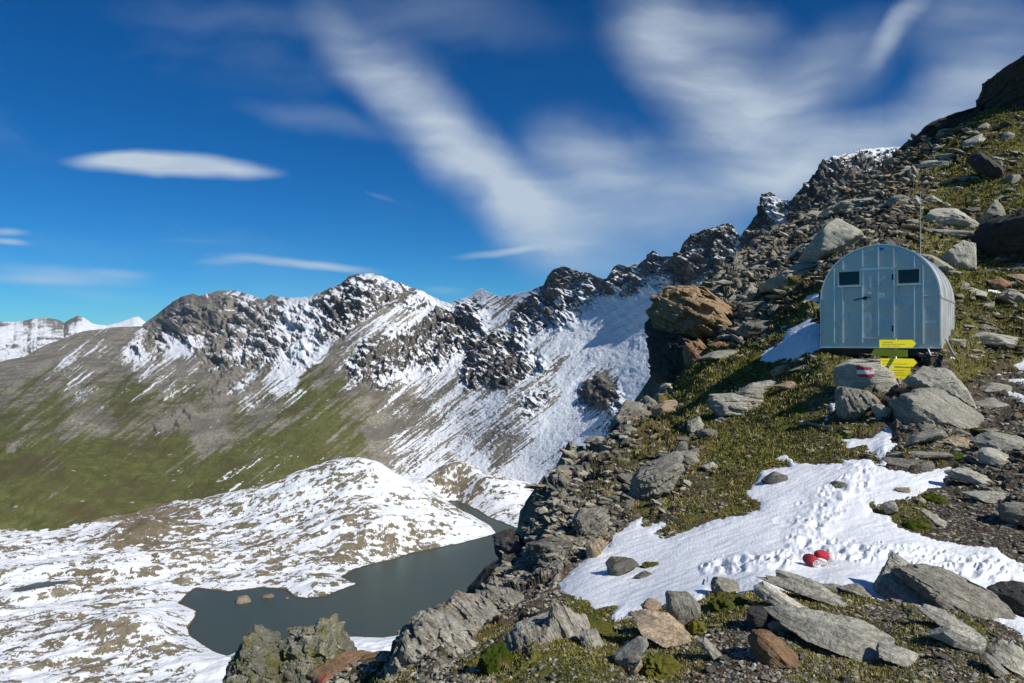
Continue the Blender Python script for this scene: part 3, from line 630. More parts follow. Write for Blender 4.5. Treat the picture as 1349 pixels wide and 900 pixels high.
SNOW_A = [(728, 773), (745, 755), (770, 735), (790, 722), (801, 718), (807, 704), (830, 688), (844, 679), (865, 678), (852, 688), (847, 693), (868, 688), (884, 684), (876, 693), (863, 704), (874, 708), (905, 699), (925, 690), (940, 684), (977, 678), (998, 673), (1000, 666), (983, 657), (981, 646), (992, 640), (1000, 632), (1001, 622), (1020, 618), (1042, 615), (1040, 605), (1020, 606), (1030, 600), (1037, 601), (1048, 612), (1086, 612), (1110, 611), (1112, 606), (1129, 606), (1146, 605), (1154, 611), (1173, 616), (1205, 622), (1238, 616), (1249, 613), (1272, 618), (1256, 625), (1247, 637), (1249, 644), (1224, 648), (1208, 658), (1179, 662), (1149, 667), (1149, 676), (1170, 680), (1193, 697), (1213, 704), (1240, 712), (1270, 717), (1314, 720), (1325, 731), (1334, 738), (1380, 748), (1480, 765), (1480, 815), (1400, 840), (1349, 845), (1341, 833), (1323, 822), (1300, 812), (1273, 800), (1238, 790), (1192, 790), (1160, 790), (1146, 788), (1107, 782), (1085, 780), (1027, 776), (1000, 780), (971, 782), (938, 784), (929, 792), (911, 797), (897, 798), (870, 802), (850, 806), (838, 810), (827, 812), (811, 815), (806, 811), (811, 803), (784, 804), (777, 801), (774, 796), (760, 792), (740, 786)]
SNOWS = [SNOW_A,
    [(1100, 572), (1116, 578), (1149, 573), (1160, 564), (1167, 559), (1178, 558), (1181, 573), (1178, 582), (1190, 587), (1173, 600), (1165, 608), (1155, 600), (1149, 594), (1116, 598), (1108, 591), (1112, 586), (1106, 580)],
    [(1062, 386), (1086, 379), (1086, 408), (1071, 405), (1060, 400), (1052, 398)],
    [(1022, 428), (1033, 430), (1045, 430), (1058, 422), (1065, 417), (1071, 418), (1075, 424), (1086, 424), (1086, 462), (1051, 472), (1020, 478), (998, 479), (1000, 466), (1015, 457), (1030, 448), (1034, 436)],
    [(1312, 489), (1329, 482), (1349, 472), (1420, 468), (1420, 492), (1349, 493), (1336, 486)], [(1319, 502), (1338, 497), (1349, 498), (1420, 498), (1420, 512), (1349, 509), (1329, 508)], [(1322, 521), (1327, 514), (1349, 519), (1420, 528), (1420, 545), (1349, 530)],
    [(1243, 470), (1278, 467), (1262, 475), (1252, 479)], [(1066, 514), (1076, 509), (1093, 508), (1091, 517), (1078, 518)], [(1092, 531), (1103, 530), (1103, 545), (1096, 548)], [(988, 397), (1000, 388), (1009, 390), (1004, 397)], [(1296, 383), (1312, 381), (1319, 387), (1308, 388)], [(1084, 552), (1094, 546), (1096, 558), (1086, 560)]]
TURF = [(930, 500, .95), (880, 512, .9), (900, 530, .7), (1000, 490, .85), (1050, 500, .7), (900, 560, .6), (960, 570, .75), (1040, 560, .75), (1010, 600, .8), (900, 620, .45), (850, 640, .6), (800, 640, .45), (790, 620, .5), (760, 640, .4), (720, 670, .15), (780, 690, .15), (1080, 580, .6), (1090, 540, .5), (1220, 500, .35), (1280, 490, .6), (1300, 520, .3), (1290, 560, .05), (1330, 620, .1), (1250, 690, -.1), (1300, 700, -.2), (1349, 700, -.1), (1200, 680, .5), (1205, 692, .8), (1230, 600, .5), (1290, 400, .9), (1250, 420, .7), (1300, 440, .5), (1340, 420, .7), (1250, 330, .75), (1230, 300, .6), (1280, 250, .85), (1320, 200, .9), (1260, 200, .7), (1200, 240, .5), (1340, 170, .7), (1240, 180, .45), (1180, 260, .4), (1130, 300, .35), (1060, 300, .4), (1000, 340, .15), (950, 360, .1), (930, 385, .6), (1050, 390, .65), (1040, 410, .65), (960, 420, .3), (1000, 430, .4), (1150, 320, .3), (720, 800, .35), (690, 790, .3), (780, 820, .75), (760, 830, .8), (850, 850, .6), (900, 850, .5), (960, 790, .7), (1000, 830, .3), (1080, 790, .6), (1120, 800, .5), (1150, 820, .35), (1050, 860, .5), (1200, 860, .5), (1280, 830, .6), (1300, 870, .4), (950, 880, .3), (1150, 890, .45), (850, 890, .4), (1340, 880, .4), (1020, 790, .6), (1100, 880, .45), (1000, 895, .3), (1240, 890, .4), (655, 860, .7), (560, 870, .3), (520, 890, .5), (1000, 1100, .3)]
STONY = [(740, 640, .5), (700, 690, .85), (760, 690, .8), (790, 660, .5), (720, 740, .8), (840, 560, .7), (800, 590, .5), (870, 520, .1), (930, 500, 0), (880, 610, .5), (940, 640, .2), (1000, 560, 0), (1040, 560, 0), (600, 840, .8), (640, 800, .8), (560, 880, .7), (680, 840, .6), (700, 800, .3), (800, 830, 0), (900, 840, 0), (1100, 850, .1), (1300, 860, .1), (1250, 690, 0), (1300, 560, .2), (1300, 440, .3), (1290, 390, .1), (1260, 250, .2), (1200, 280, .6), (1120, 290, .7), (1210, 590, .5), (1300, 600, .5), (1150, 550, .4), (1000, 350, .95), (950, 370, .95), (970, 410, .8), (1100, 260, .9), (1060, 300, .9), (1190, 210, .8), (1150, 250, .9), (1150, 330, .6), (1240, 190, .6), (1300, 160, .4), (1220, 170, .7), (1060, 330, .6), (1040, 480, .1), (1000, 1200, 0)]

def fg_normal_field(V):
    n = grid_normals(V); return n * np.sign(n[..., 1:2] * -1 + n[..., 2:3] * .6 + 1e-9)
def foreground():
    rows = np.concatenate([np.arange(75, 920, 1.25), np.linspace(925, 1350, 120)])
    smax = 760; s = np.linspace(0, 1, smax)[None] ** 1.12
    py = rows[:, None] + 0 * s
    ex = edge_x(rows)[:, None]
    ex = ex + 3.0 * fbm(rows * .07, 2.0, 3.0, 4, .6)[:, None]
    px = ex + (1560 - ex) * s
    Y = fgY(px, py)
    # the ground breaks off into a shaded cliff face towards the lake
    face = curve([(330, 0), (500, 6), (560, 14), (600, 26), (640, 34), (700, 40), (760, 40), (800, 22), (840, 6), (900, 2)])(rows)[:, None]
    wob = face * (1 + .45 * fbm(px * .035, py * .035, 5.0, 4))
    Y = Y * (1 + 1.7 * np.clip(wob - (px - ex), 0, None) / F * 1.0)
    V = PT(px, py, Y); base = V.copy(); n = fg_normal_field(V)
    sx = px + 5 * fbm(px * .07, py * .09, 1.0, 5, .65); sy = py + 4.5 * fbm(px * .07, py * .12, 6.0, 5, .65)
    S = np.full(px.shape, -1e9)
    sx = sx + 2.6 * fbm(px * .22, py * .3, 2.0, 4, .6); sy = sy + 2.0 * fbm(px * .22, py * .3, 8.0, 4, .6)
    for q in SNOWS: S = np.maximum(S, sdf(sx, sy, q))
    turf = shepard(px, py, TURF, 9); stony = shepard(px, py, STONY, 12)
    X_, Y_, Z_ = V[..., 0], V[..., 1], V[..., 2]
    cl = sstep(wob + 6, wob - 4, px - ex) * (face > 8)
    stony = np.maximum(stony, cl)
    # hummocks, ledges and stones; strata dip to the right on the outcrops by the cliff
    hum = fbm(X_ * 1.1, Y_ * .9, Z_ * 1.1, 5, .55)
    lay = (X_ * .55 + Z_ * 1.0 + .25 * hum) * 5.5
    st = np.floor(lay); led = (np.sin(st * 12.9898) * 43758.5453) % 1 + sstep(0, 1, lay - st) * 0
    bl = ridged(X_ * 1.7, Y_ * 1.2, Z_ * 2.2, 5, .55) - .2
    sp = ridged(X_ * 7, Y_ * 5, Z_ * 8, 4, .6) - .2
    gu, gv = X_ * .9 + Z_ * .45, Z_ * 1.0 - X_ * .42 + Y_ * .5
    fc1, _ = facets(gu * 1.5 + .3 * hum, gv * 3.0 + .3 * hum, 5); fc2, _ = facets(gu * 4.2, gv * 8.0, 15)
    tus = fbm(X_ * 5.5, Y_ * 4.5, Z_ * 5.5, 4, .6)
    dist = np.clip(Y / 8, .55, 2.2)
    d = (.075 * hum + turf.clip(0, 1) * .028 * tus + (1 - turf.clip(0, 1)) * .022 * sp) * dist + stony.clip(0, 1) * (.15 * bl + .10 * (led - .5) + .16 * fc1 + .07 * fc2 + .02 * sp) * dist
    d = d * (1 - .85 * sstep(-2, 8, S))
    V = V + n * d[..., None]
    rock = stony * .9 - .35 * turf.clip(0, 1) + .25 * bl * stony + .6 * cl - .12
    turf2 = turf - .5 * cl - .2 * np.clip(bl, 0, 1) * stony
    # skirt: the cliff below the visible edge drops away from the camera to the valley side
    K = 26; k = np.linspace(1, 0, K)[None, :-1, None]
    e0 = V[:, :1]; q = py[:, :1]
    low = sstep(230, 560, q)[..., None]
    out = np.concatenate([-3 - 26 * low, 9 + 10 * low, -(7 + 60 * low)], -1)
    sk = e0 + out * (k ** 1.4)
    sk = sk + np.stack([perlin(sk[..., 0] * .5, sk[..., 1] * .5, sk[..., 2] * .5), 0 * sk[..., 0], perlin(sk[..., 0] * .5, sk[..., 1] * .5 + 9, sk[..., 2] * .5)], -1) * .6 * np.minimum(1, k * 12)
    V2 = np.concatenate([sk, V], 1); pad = lambda a, v: np.concatenate([np.full((a.shape[0], K - 1), v), a], 1)
    rk2 = pad(rock, 1.0); tf2 = pad(turf2, 0.0)
    # the near ground carries on under and behind the camera
    r0 = V2[-1]; ext = [r0 + np.array([0, -dy, -.05 * dy]) for dy in (.6, 1.5, 3, 6, 12, 25)]
    V2 = np.concatenate([V2] + [e[None] for e in ext]); padr = lambda a: np.concatenate([a] + [a[-1:]] * len(ext))
    o = sheet('hillside', V2, dict(grass=padr(tf2), rock=padr(rk2)), M['ground']); tag(o, kind='structure')
    # snow lying on it: a sheet with its own thickness that dips under the turf at its edge
    th = np.where(S > -4, -.03 * dist + .068 * dist * (1 - np.exp(-np.clip(S + 4, 0, None) / 7.0)), -.2)
    tram = np.zeros_like(px); foot = np.zeros_like(px); rs = np.random.RandomState(3)
    path = [(1165, 600), (1130, 640), (1090, 670), (1065, 705), (1045, 735), (1000, 745), (940, 755), (1110, 735), (1180, 735), (1250, 745), (1320, 765), (1360, 775)]
    jx = px + 2.2 * fbm(px * .16, py * .2, 3.0, 3) ; jy = py + 1.6 * fbm(px * .16, py * .2, 7.0, 3)
    for a, b, w in [((1150, 615), (1090, 665), 26), ((1090, 665), (1050, 735), 30), ((1050, 735), (940, 752), 16), ((1060, 730), (1200, 735), 22), ((1200, 735), (1370, 770), 26)]:
        e = np.array(b, float) - a; L = e @ e
        tt = np.clip(((px - a[0]) * e[0] + (py - a[1]) * e[1]) / L, 0, 1)
        dd = np.hypot(px - a[0] - tt * e[0], (py - a[1] - tt * e[1]) * 1.5)
        tram = np.maximum(tram, sstep(w * 1.4, w * .3, dd))
        for _ in range(int(math.sqrt(L) / 1.5)):
            u = rs.rand(); cx = a[0] + u * e[0] + rs.randn() * w * .55; cy = a[1] + u * e[1] + rs.randn() * w * .34
            r = 2.2 + 7.5 * rs.rand() ** 2; dp = rs.uniform(.15, 1.0) ** 1.3; an = rs.uniform(-.5, .5); el = np.hypot(((jx - cx) + an * (jy - cy)) / r, ((jy - cy) - an * .4 * (jx - cx)) / (r * rs.uniform(.35, .7)))
            foot = foot + dp * (sstep(1.5, .2, el) - .35 * np.exp(-((el - 1.5) / .5) ** 2))
    foot = np.clip(foot, -.6, 1.25)
    lump2 = fbm(X_ * 16, Y_ * 11, 4.0, 4, .65)
    lump = fbm(X_ * 5, Y_ * 3.5, 2.0, 4, .6); rip = fbm(X_ * 2.2 + Y_ * 2.0, Y_ * 9 - X_ * 5.0, 5.0, 4, .6); big = fbm(X_ * .8, Y_ * .8, 1.0, 3)
    inner = sstep(0, 14, S)
    h = th + inner * (.05 * big + .022 * rip * dist * (1 - .6 * tram) + tram * (.022 + .035 * lump + .02 * lump2) - .022 * foot)
    # an old ski or sledge track runs along the lower edge
    Vs = base + n * 0 + np.stack([0 * h, -.12 * h, h], -1)
    kq = S > -5
    keep = kq[:-1, :-1] & kq[1:, :-1] & kq[:-1, 1:] & kq[1:, 1:]
    o = sheet('snow_cover', Vs, dict(dirt=sstep(10, 0, S) + .5 * tram * sstep(0, .5, lump)), M['snow'], keep); tag(o, 'white old snow lying in hollows of the grassy near slope, trodden with footprints', 'snow', kind='stuff')
    return px, py, V, n, S, turf2, rock
FG = foreground()

# ------------------------------------------------------------------ rocks
import bmesh
def ico(level):
    bm = bmesh.new(); bmesh.ops.create_icosphere(bm, subdivisions=level, radius=1)
    v = np.array([q.co[:] for q in bm.verts], np.float32); f = np.array([[q.index for q in p.verts] for p in bm.faces], np.int32); bm.free()
    return v / np.linalg.norm(v, axis=1)[:, None], f
ICO = {k: ico(k) for k in (2, 3, 4, 5, 6)}

def flat_dir(V, ln):
    f = V - (V @ ln)[:, None] * ln; return f / (np.linalg.norm(f, axis=1)[:, None] + 1e-6)

def hull2(pts):
    p = sorted(set(pts))
    def half(q):
        o = []
        for a in q:
            while len(o) > 1 and (o[-1][0] - o[-2][0]) * (a[1] - o[-2][1]) - (o[-1][1] - o[-2][1]) * (a[0] - o[-2][0]) <= 0: o.pop()
            o.append(a)
        return o[:-1]
    return half(p) + half(p[::-1])

def rock_shape(seed, outline, depth, ang, level, lay=6, step=.05, rough=.05, k=70.0, flat=False, frac=.03, shade=False):
    """block cut by the planes of its outline (local x right, z up) and by random cuts in depth, split along foliation at ang"""
    rs = np.random.RandomState(seed); D, Fc = ICO[level]
    S = max(np.ptp([p[0] for p in outline]), np.ptp([p[1] for p in outline])) / 2
    N, H = [], []
    o = hull2([(float(a), float(b)) for a, b in outline])
    for a, b in zip(o, o[1:] + o[:1]):
        e = np.array(b) - a; L = np.hypot(*e)
        if L < 1e-6: continue
        n = np.array([e[1], -e[0]]) / L; h = n @ a
        if h < 0: n, h = -n, -h
        N.append((n[0], rs.uniform(-.45, .1), n[1])); H.append(max(h, S * .04))
    hd = depth / 2
    N += [(rs.uniform(-.15, .15), -1, rs.uniform(.0, .35)), (rs.uniform(-.2, .2), 1, rs.uniform(-.2, .2))]; H += [hd, hd]
    hz = np.ptp([p[1] for p in outline]) / 2; hx = np.ptp([p[0] for p in outline]) / 2
    for nx, nz, q in ((0, 1, rs.uniform(.62, .85)), (-1, .1, rs.uniform(.6, .9)), (1, .1, rs.uniform(.7, .95)), (.2, -1, rs.uniform(.75, .95))):
        n = np.array([nx * hd + rs.uniform(-.1, .1) * S, -(hx * abs(nx) + hz * abs(nz)), nz * hd + rs.uniform(-.1, .1) * S]); n /= np.linalg.norm(n)
        ext = abs(n[0]) * hx + abs(n[1]) * hd + abs(n[2]) * hz
        N.append(n); H.append(ext * q * .86)
    for _ in range(5):
        n = rs.normal(size=3); n /= np.linalg.norm(n); N.append(n); H.append((abs(n[0]) * hx + abs(n[1]) * hd + abs(n[2]) * hz) * rs.uniform(.72, .95))
    if flat:                                                       # lies in the ground: one broad face looking up, the rest below it
        m = len(o); N, H = N[:m], H[:m]
        hd = hz / .42 + .2 * hx
        N += [(rs.uniform(-.10, .10), -.50, .87), (0, -1, -.1), (0, 1, 0), (rs.uniform(-.3, .3), -.6, .75)]; H += [.16 * math.sqrt(hx * hz) + .1 * hz, hd, hd, .22 * math.sqrt(hx * hz) + .12 * hz]
    if shade:
        m = len(o); N, H = N[:m], H[:m]
        N += [(-.72, -.66, -.16), (-.3, -.9, -.3), (.1, 1, 0), (-.55, -.6, .5)]; H += [hd * .8, hd * .9, hd, hd * .95]
    N = np.array(N); N /= np.linalg.norm(N, axis=1)[:, None]; H = np.array(H)
    sc = np.array([hx, hd, hz]); Ds = D * sc; Ds = Ds / np.linalg.norm(Ds, axis=1)[:, None]   # spread samples over flat shapes
    g = np.clip(Ds @ (N / H[:, None]).T, 0, None)
    gm = g.max(1); r = 1 / (gm * ((g / gm[:, None]) ** k).sum(1) ** (1 / k))
    V = Ds * r[:, None]
    a = rad(ang); ln = np.array([math.sin(a), .12, math.cos(a)]); ln /= np.linalg.norm(ln)   # normal of the foliation
    q = V / S; o1 = seed * 3.7 % 91
    w = fbm(q[:, 0] * 1.6 + o1, q[:, 1] * 1.6, q[:, 2] * 1.6, 3)
    lc = (V @ ln) / (2 * S) * lay * 2 + .8 * w; ix = np.floor(lc); fr = lc - ix
    hsh = np.sin(ix * 91.17 + seed * 7.7) * 43758.5; hsh = (hsh - np.floor(hsh)) * 2 - 1
    flat = V - (V @ ln)[:, None] * ln
    groove = np.exp(-((fr - .5) / .5) ** 8)
    V = V + flat * (step * hsh * .8 - step * .9 * (1 - groove))[:, None]
    if frac:                                                       # joints across the layers: each layer breaks into blocks of its own
        tx = np.cross(ln, [0, 1, .2]); tx /= np.linalg.norm(tx); ty = np.cross(ln, tx)
        for m_, amp in ((2.2, 1.0), (5.5, .5)):
            i1 = np.floor((V @ tx) / S * m_ + hsh * 3 + .3 * w); i2 = np.floor((V @ ty) / S * m_ + hsh * 5)
            hb = np.sin(i1 * 37.7 + i2 * 71.3 + ix * 17.1 + seed) * 43758.5; hb = (hb - np.floor(hb)) * 2 - 1
            V = V + flat_dir(V, ln) * (S * frac * amp * hb)[:, None]
    rd = V / (np.linalg.norm(V, axis=1)[:, None] + 1e-9)
    nn = ridged(q[:, 0] * 1.5 + o1, q[:, 1] * 1.5, q[:, 2] * 1.5, 3) - .3
    f2 = fbm(q[:, 0] * 5 + o1, q[:, 1] * 5, q[:, 2] * 5, 4, .6)
    V = V + rd * (S * rough * (nn * .9 + f2 * .6))[:, None]
    return V, Fc, ln

def basis(px):
    b = math.atan2((px - CX) / F, 1.0)
    return Matrix(((math.cos(b), math.sin(b), 0), (-math.sin(b), math.cos(b), 0), (0, 0, 1)))   # columns right, forward, up

_rn = [0]
def rock(name, poly, ang, mat, label, dr=.75, Y=None, level=4, lay=6, step=.05, rough=.05, k=70.0, push=.30, flat=False, frac=.03, shade=False):
    _rn[0] += 1; seed = _rn[0] * 13 + 5
    poly = [(float(a), float(b)) for a, b in poly]
    x0, x1 = min(p[0] for p in poly), max(p[0] for p in poly); y0, y1 = min(p[1] for p in poly), max(p[1] for p in poly)
    cx, cy = (x0 + x1) / 2, (y0 + y1) / 2
    Yb = Y if Y else fg1(cx, min(cy + .40 * (y1 - y0), 1100))
    u = Yb / F * math.sqrt(1 + ((cx - CX) / F) ** 2)              # metres per photo pixel, square to the view ray
    cb = math.cos(math.atan2(cx - CX, F))
    out = [((a - cx) * u * cb, -(b - cy) * u * cb) for a, b in poly]
    w, h = (x1 - x0) * u, (y1 - y0) * u
    dep = dr * math.sqrt(w * h) if dr > 0 else -dr
    V, Fc, ln = rock_shape(seed, out, dep, ang, level, lay, step, rough, k, flat, frac, shade)
    B = basis(cx)
    # local z becomes the foliation normal so the material can follow it
    z = Vector(ln); x = Vector((0, 1, 0)).cross(z).normalized(); y = z.cross(x); Q = Matrix((x, y, z)).transposed()
    me = raw_mesh(name, V @ np.array(Q), Fc, np.full(len(Fc), 3))
    me.set_sharp_from_angle(angle=rad(32))
    o = obj(name, me, M[mat])
    c = pv(cx, cy, Yb); c = c + Vector((B.col[1])) * dep * push; s = c.y / Yb
    o.matrix_world = Matrix.Translation(c) @ (B @ Q).to_4x4()
    tag(o, label, {'boulder': 'boulder', 'rock_slab': 'rock slab', 'rock_outcrop': 'rock outcrop', 'stone': 'stone'}[name], kind='thing')
    return o

def rocks():
    R = rock; RK = {}
    # skyline and slope above the hut
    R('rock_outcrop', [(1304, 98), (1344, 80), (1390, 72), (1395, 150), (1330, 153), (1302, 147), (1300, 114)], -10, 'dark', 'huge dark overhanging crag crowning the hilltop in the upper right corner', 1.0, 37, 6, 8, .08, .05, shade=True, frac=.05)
    R('rock_outcrop', [(1183, 200), (1222, 164), (1270, 148), (1304, 142), (1312, 152), (1262, 180), (1210, 200), (1190, 206)], -25, 'dark', 'long dark rock ledge on the skyline running down from the top crag', .5, 40, 5, 8, .09, .07, frac=.075)
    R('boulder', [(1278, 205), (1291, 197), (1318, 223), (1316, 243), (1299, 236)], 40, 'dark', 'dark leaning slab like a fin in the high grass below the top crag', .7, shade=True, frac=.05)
    R('boulder', [(1287, 294), (1309, 262), (1318, 279), (1321, 299), (1303, 301)], 30, 'grey', 'bluish grey wedge of rock beside the black overhang', .7)
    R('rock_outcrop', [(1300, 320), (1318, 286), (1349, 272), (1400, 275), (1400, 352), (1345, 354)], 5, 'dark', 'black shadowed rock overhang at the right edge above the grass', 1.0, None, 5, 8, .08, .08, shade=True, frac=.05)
    R('boulder', [(1223, 283), (1231, 272), (1257, 275), (1275, 287), (1287, 301), (1281, 306), (1243, 304), (1228, 294)], 12, 'pale', 'broad smooth pale boulder resting on a long slab above the hut', .8, None, 5, 4, .02, .04)
    R('rock_slab', [(1217, 297), (1237, 299), (1290, 308), (1292, 316), (1259, 314), (1237, 308)], 8, 'grey', 'long thin layered slab under the broad pale boulder', .6)
    R('boulder', [(1240, 343), (1249, 330), (1266, 317), (1281, 322), (1282, 358), (1263, 357)], 70, 'pale', 'pale upright squarish block just right of the hut roof', .6, None, 5, 4, .02, .04)
    R('rock_slab', [(1216, 334), (1229, 336), (1257, 357), (1247, 361), (1220, 350)], 35, 'grey', 'grey slab sloping down behind the hut roof', .6)
    R('boulder', [(1170, 265), (1178, 256), (1189, 257), (1201, 265), (1198, 271), (1176, 274)], 10, 'grey', 'grey boulder with striped edge left of the antenna tip', .8)
    R('stone', [(1199, 263), (1207, 258), (1216, 272), (1210, 274)], 55, 'pale', 'pale pointed stone directly behind the antenna', .7)
    R('stone', [(1220, 261), (1229, 257), (1240, 267), (1228, 271)], 30, 'pale', 'small greenish pale stone right of the antenna tip', .7)
    R('rock_slab', [(1212, 217), (1217, 209), (1237, 211), (1262, 213), (1257, 219), (1236, 222)], -3, 'pale', 'pale flat slab high on the slope below the dark ledge', .6)
    R('boulder', [(1235, 203), (1250, 200), (1252, 210), (1239, 214)], 0, 'grey', 'small bluish block on top of the high pale slab', .7)
    R('boulder', [(1196, 227), (1203, 216), (1213, 235), (1212, 239), (1201, 238)], 60, 'grey', 'wedge shaped stone standing with a dark left face high above the hut', .8)
    R('rock_slab', [(1214, 239), (1231, 240), (1244, 244), (1237, 247)], 8, 'pale', 'thin pale slab edge in the turf under the standing wedge', .6)
    R('rock_slab', [(1155, 240), (1195, 220), (1198, 226), (1170, 244)], -25, 'grey', 'long grey rib of rock slanting up toward the skyline ledge', .5)
    RK['big'] = R('boulder', [(1062, 330), (1088, 294), (1101, 284), (1130, 303), (1136, 313), (1106, 339), (1082, 347)], 35, 'pale', 'large angular boulder with a deep dark left face behind the hut', .9, None, 5, 5, .03, .05)
    R('boulder', [(1084, 277), (1097, 270), (1107, 280), (1100, 285), (1087, 291)], -30, 'pale', 'pale squared block perched just above the large angular boulder', .8)
    R('boulder', [(1054, 293), (1066, 278), (1084, 281), (1086, 293), (1069, 298)], 0, 'grey', 'dark grey block left of the pale squared block on the ridge', .8)
    R('rock_outcrop', [(1101, 270), (1115, 261), (1153, 260), (1160, 270), (1159, 279), (1115, 282)], -4, 'grey', 'layered grey rock band on the ridge above the large angular boulder', .6, None, 5, 8, .08, .05, frac=.075)
    R('boulder', [(1009, 370), (1039, 354), (1047, 348), (1075, 348), (1086, 356), (1066, 378), (1048, 382), (1014, 381)], -12, 'pale', 'large flat topped layered boulder with a dark underside left of the hut roof', .8, None, 5, 8, .05, .04, frac=.05)
    R('rock_slab', [(968, 401), (989, 375), (1001, 386), (987, 399), (976, 402)], -45, 'pale', 'pale slab tilted up like a ramp in the talus', .5)
    R('rock_slab', [(955, 398), (966, 388), (973, 391), (962, 405)], -40, 'pale', 'small pale slab touching the tilted ramp slab on its left', .6)
    R('rock_outcrop', [(975, 399), (1008, 397), (1010, 403), (995, 417), (981, 419), (976, 411)], -5, 'olive', 'dark layered ledge under the tilted ramp slab', .7, None, 5, 8, .08, .05, frac=.075)
    R('boulder', [(972, 433), (986, 422), (1012, 422), (1026, 429), (1020, 439), (989, 448), (973, 441)], -4, 'olive', 'broad lichen covered boulder left of the upper snow patch', .8, None, 5, 7, .05, .05, frac=.075)
    R('rock_slab', [(930, 472), (942, 466), (977, 462), (981, 468), (958, 476)], -6, 'pale', 'flat pale slab beside the red rock block', .6, flat=True)
    # orange outcrop
    RK['orange'] = R('rock_outcrop', [(858, 414), (866, 396), (893, 378), (918, 379), (948, 402), (965, 421), (956, 444), (920, 450), (880, 440), (862, 427)], 26, 'orange', 'massive orange brown tilted rock outcrop at the edge of the snowy drop', .8, 24.5, 6, 9, .08, .05, frac=.10)
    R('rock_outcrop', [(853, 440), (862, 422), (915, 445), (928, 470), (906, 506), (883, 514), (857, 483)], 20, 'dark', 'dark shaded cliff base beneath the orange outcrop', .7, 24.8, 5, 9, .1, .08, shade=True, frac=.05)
    R('boulder', [(901, 456), (923, 451), (934, 463), (924, 482), (914, 488), (903, 470)], 60, 'rusty', 'rust red block under the orange outcrop', .8, 23.2, 5, 6, .06, .06, frac=.075)
    R('stone', [(934, 455), (950, 450), (963, 456), (950, 464)], 10, 'rusty', 'small reddish stone between the red block and the pale flat slab', .7)
    R('stone', [(974, 452), (984, 449), (988, 455), (978, 458)], 0, 'rusty', 'tiny orange stone in the grass under the lichen covered boulder', .7)
    # grass shelf and around the signpost
    R('rock_slab', [(935, 536), (941, 524), (970, 521), (1001, 527), (1003, 552), (950, 552)], 1, 'pale', 'wide layered grey slab lying level in the middle grass', .9, None, 5, 7, .05, .04, frac=.05)
    R('rock_slab', [(971, 520), (990, 507), (1003, 510), (1004, 530), (976, 531)], 2, 'pale', 'squarish upper slab stacked on the wide layered grey slab', .8, 14.7, 5, 5, .04, .04)
    R('rock_slab', [(990, 510), (1010, 506), (1029, 510), (1035, 515), (1018, 519), (994, 518)], 3, 'pale', 'low flat slab in the grass right behind the stacked slabs', .9, flat=True)
    R('stone', [(1031, 509), (1044, 505), (1054, 510), (1042, 514)], 3, 'tan', 'small tan flat stone next to the low flat slab', .9, flat=True)
    R('rock_slab', [(1041, 489), (1069, 476), (1075, 479), (1060, 489)], -24, 'pale', 'narrow pale slab slanting below the hut snow patch', .7)
    R('boulder', [(1015, 492), (1027, 483), (1040, 479), (1041, 490), (1020, 497)], -15, 'tan', 'yellowish block at the lower tip of the hut snow patch', .8)
    RK['sign'] = R('boulder', [(1105, 485), (1120, 478), (1158, 477), (1173, 488), (1177, 507), (1160, 522), (1120, 522), (1108, 504)], 3, 'pale', 'flat faced boulder painted with a red white red trail mark', .7, 12.1, 5, 4, .015, .02, frac=.0)
    R('boulder', [(1103, 531), (1112, 512), (1140, 516), (1157, 530), (1147, 541), (1130, 558), (1110, 553), (1104, 543)], 60, 'streak', 'black and white banded boulder below the painted boulder', .8, None, 5, 9, .05, .04)
    R('boulder', [(1148, 536), (1160, 533), (1174, 540), (1169, 554), (1156, 552)], 30, 'pale', 'smaller grey rock joined to the right of the banded boulder', .8)
    R('boulder', [(1196, 504), (1214, 490), (1245, 487), (1254, 494), (1268, 512), (1281, 544), (1266, 540), (1241, 526), (1218, 522)], 48, 'pale', 'big grey boulder leaning right of the signpost', .9, None, 5, 5, .03, .05)
    R('boulder', [(1188, 541), (1196, 522), (1214, 520), (1239, 534), (1282, 560), (1276, 568), (1229, 566), (1192, 570)], 35, 'pale', 'long grey boulder with a deep dark hollow in its left end', .9, None, 5, 7, .05, .06)
    R('stone', [(1176, 517), (1188, 511), (1206, 516), (1194, 524), (1179, 523)], 0, 'tan', 'rounded tan stone at the foot of the signpost', .8)
    R('rock_slab', [(1185, 592), (1209, 574), (1236, 565), (1240, 574), (1214, 584), (1195, 594)], -25, 'grey', 'slanting grey slab rising from the narrow snow strip', .6)
    R('rock_slab', [(1228, 587), (1248, 579), (1261, 576), (1288, 583), (1277, 590), (1250, 592)], 2, 'tan', 'orange tinted flat slab below the long grey boulder', .7, None, 5, flat=True)
    R('boulder', [(1290, 587), (1312, 577), (1335, 582), (1343, 596), (1331, 604), (1300, 593)], 15, 'pale', 'smooth whitish boulder at the right beside the orange slab', .8, None, 5, 4, .02, .04)
    R('boulder', [(1292, 597), (1302, 594), (1332, 607), (1333, 621), (1310, 617), (1294, 612)], 20, 'pale', 'squared grey block tucked under the smooth whitish boulder', .8)
    R('rock_slab', [(1172, 603), (1205, 598), (1245, 596), (1248, 602), (1206, 609), (1174, 611)], -3, 'grey', 'long layered slab along the upper snow edge', .7, None, 5, 5, .08, .05, frac=.05)
    R('rock_slab', [(1174, 613), (1227, 611), (1231, 617), (1200, 622), (1178, 620)], 0, 'olive', 'dark low slab half buried by the snow under the long layered slab', .8)
    R('rock_slab', [(1250, 628), (1263, 621), (1284, 626), (1324, 643), (1302, 642), (1264, 635)], 20, 'pale', 'pointed grey slab sliding into the snow from the right', .5)
    R('rock_slab', [(1286, 657), (1309, 653), (1333, 655), (1326, 662), (1296, 663)], 0, 'pale', 'thin pale slab on the brown dirt at the right', .7, flat=True)
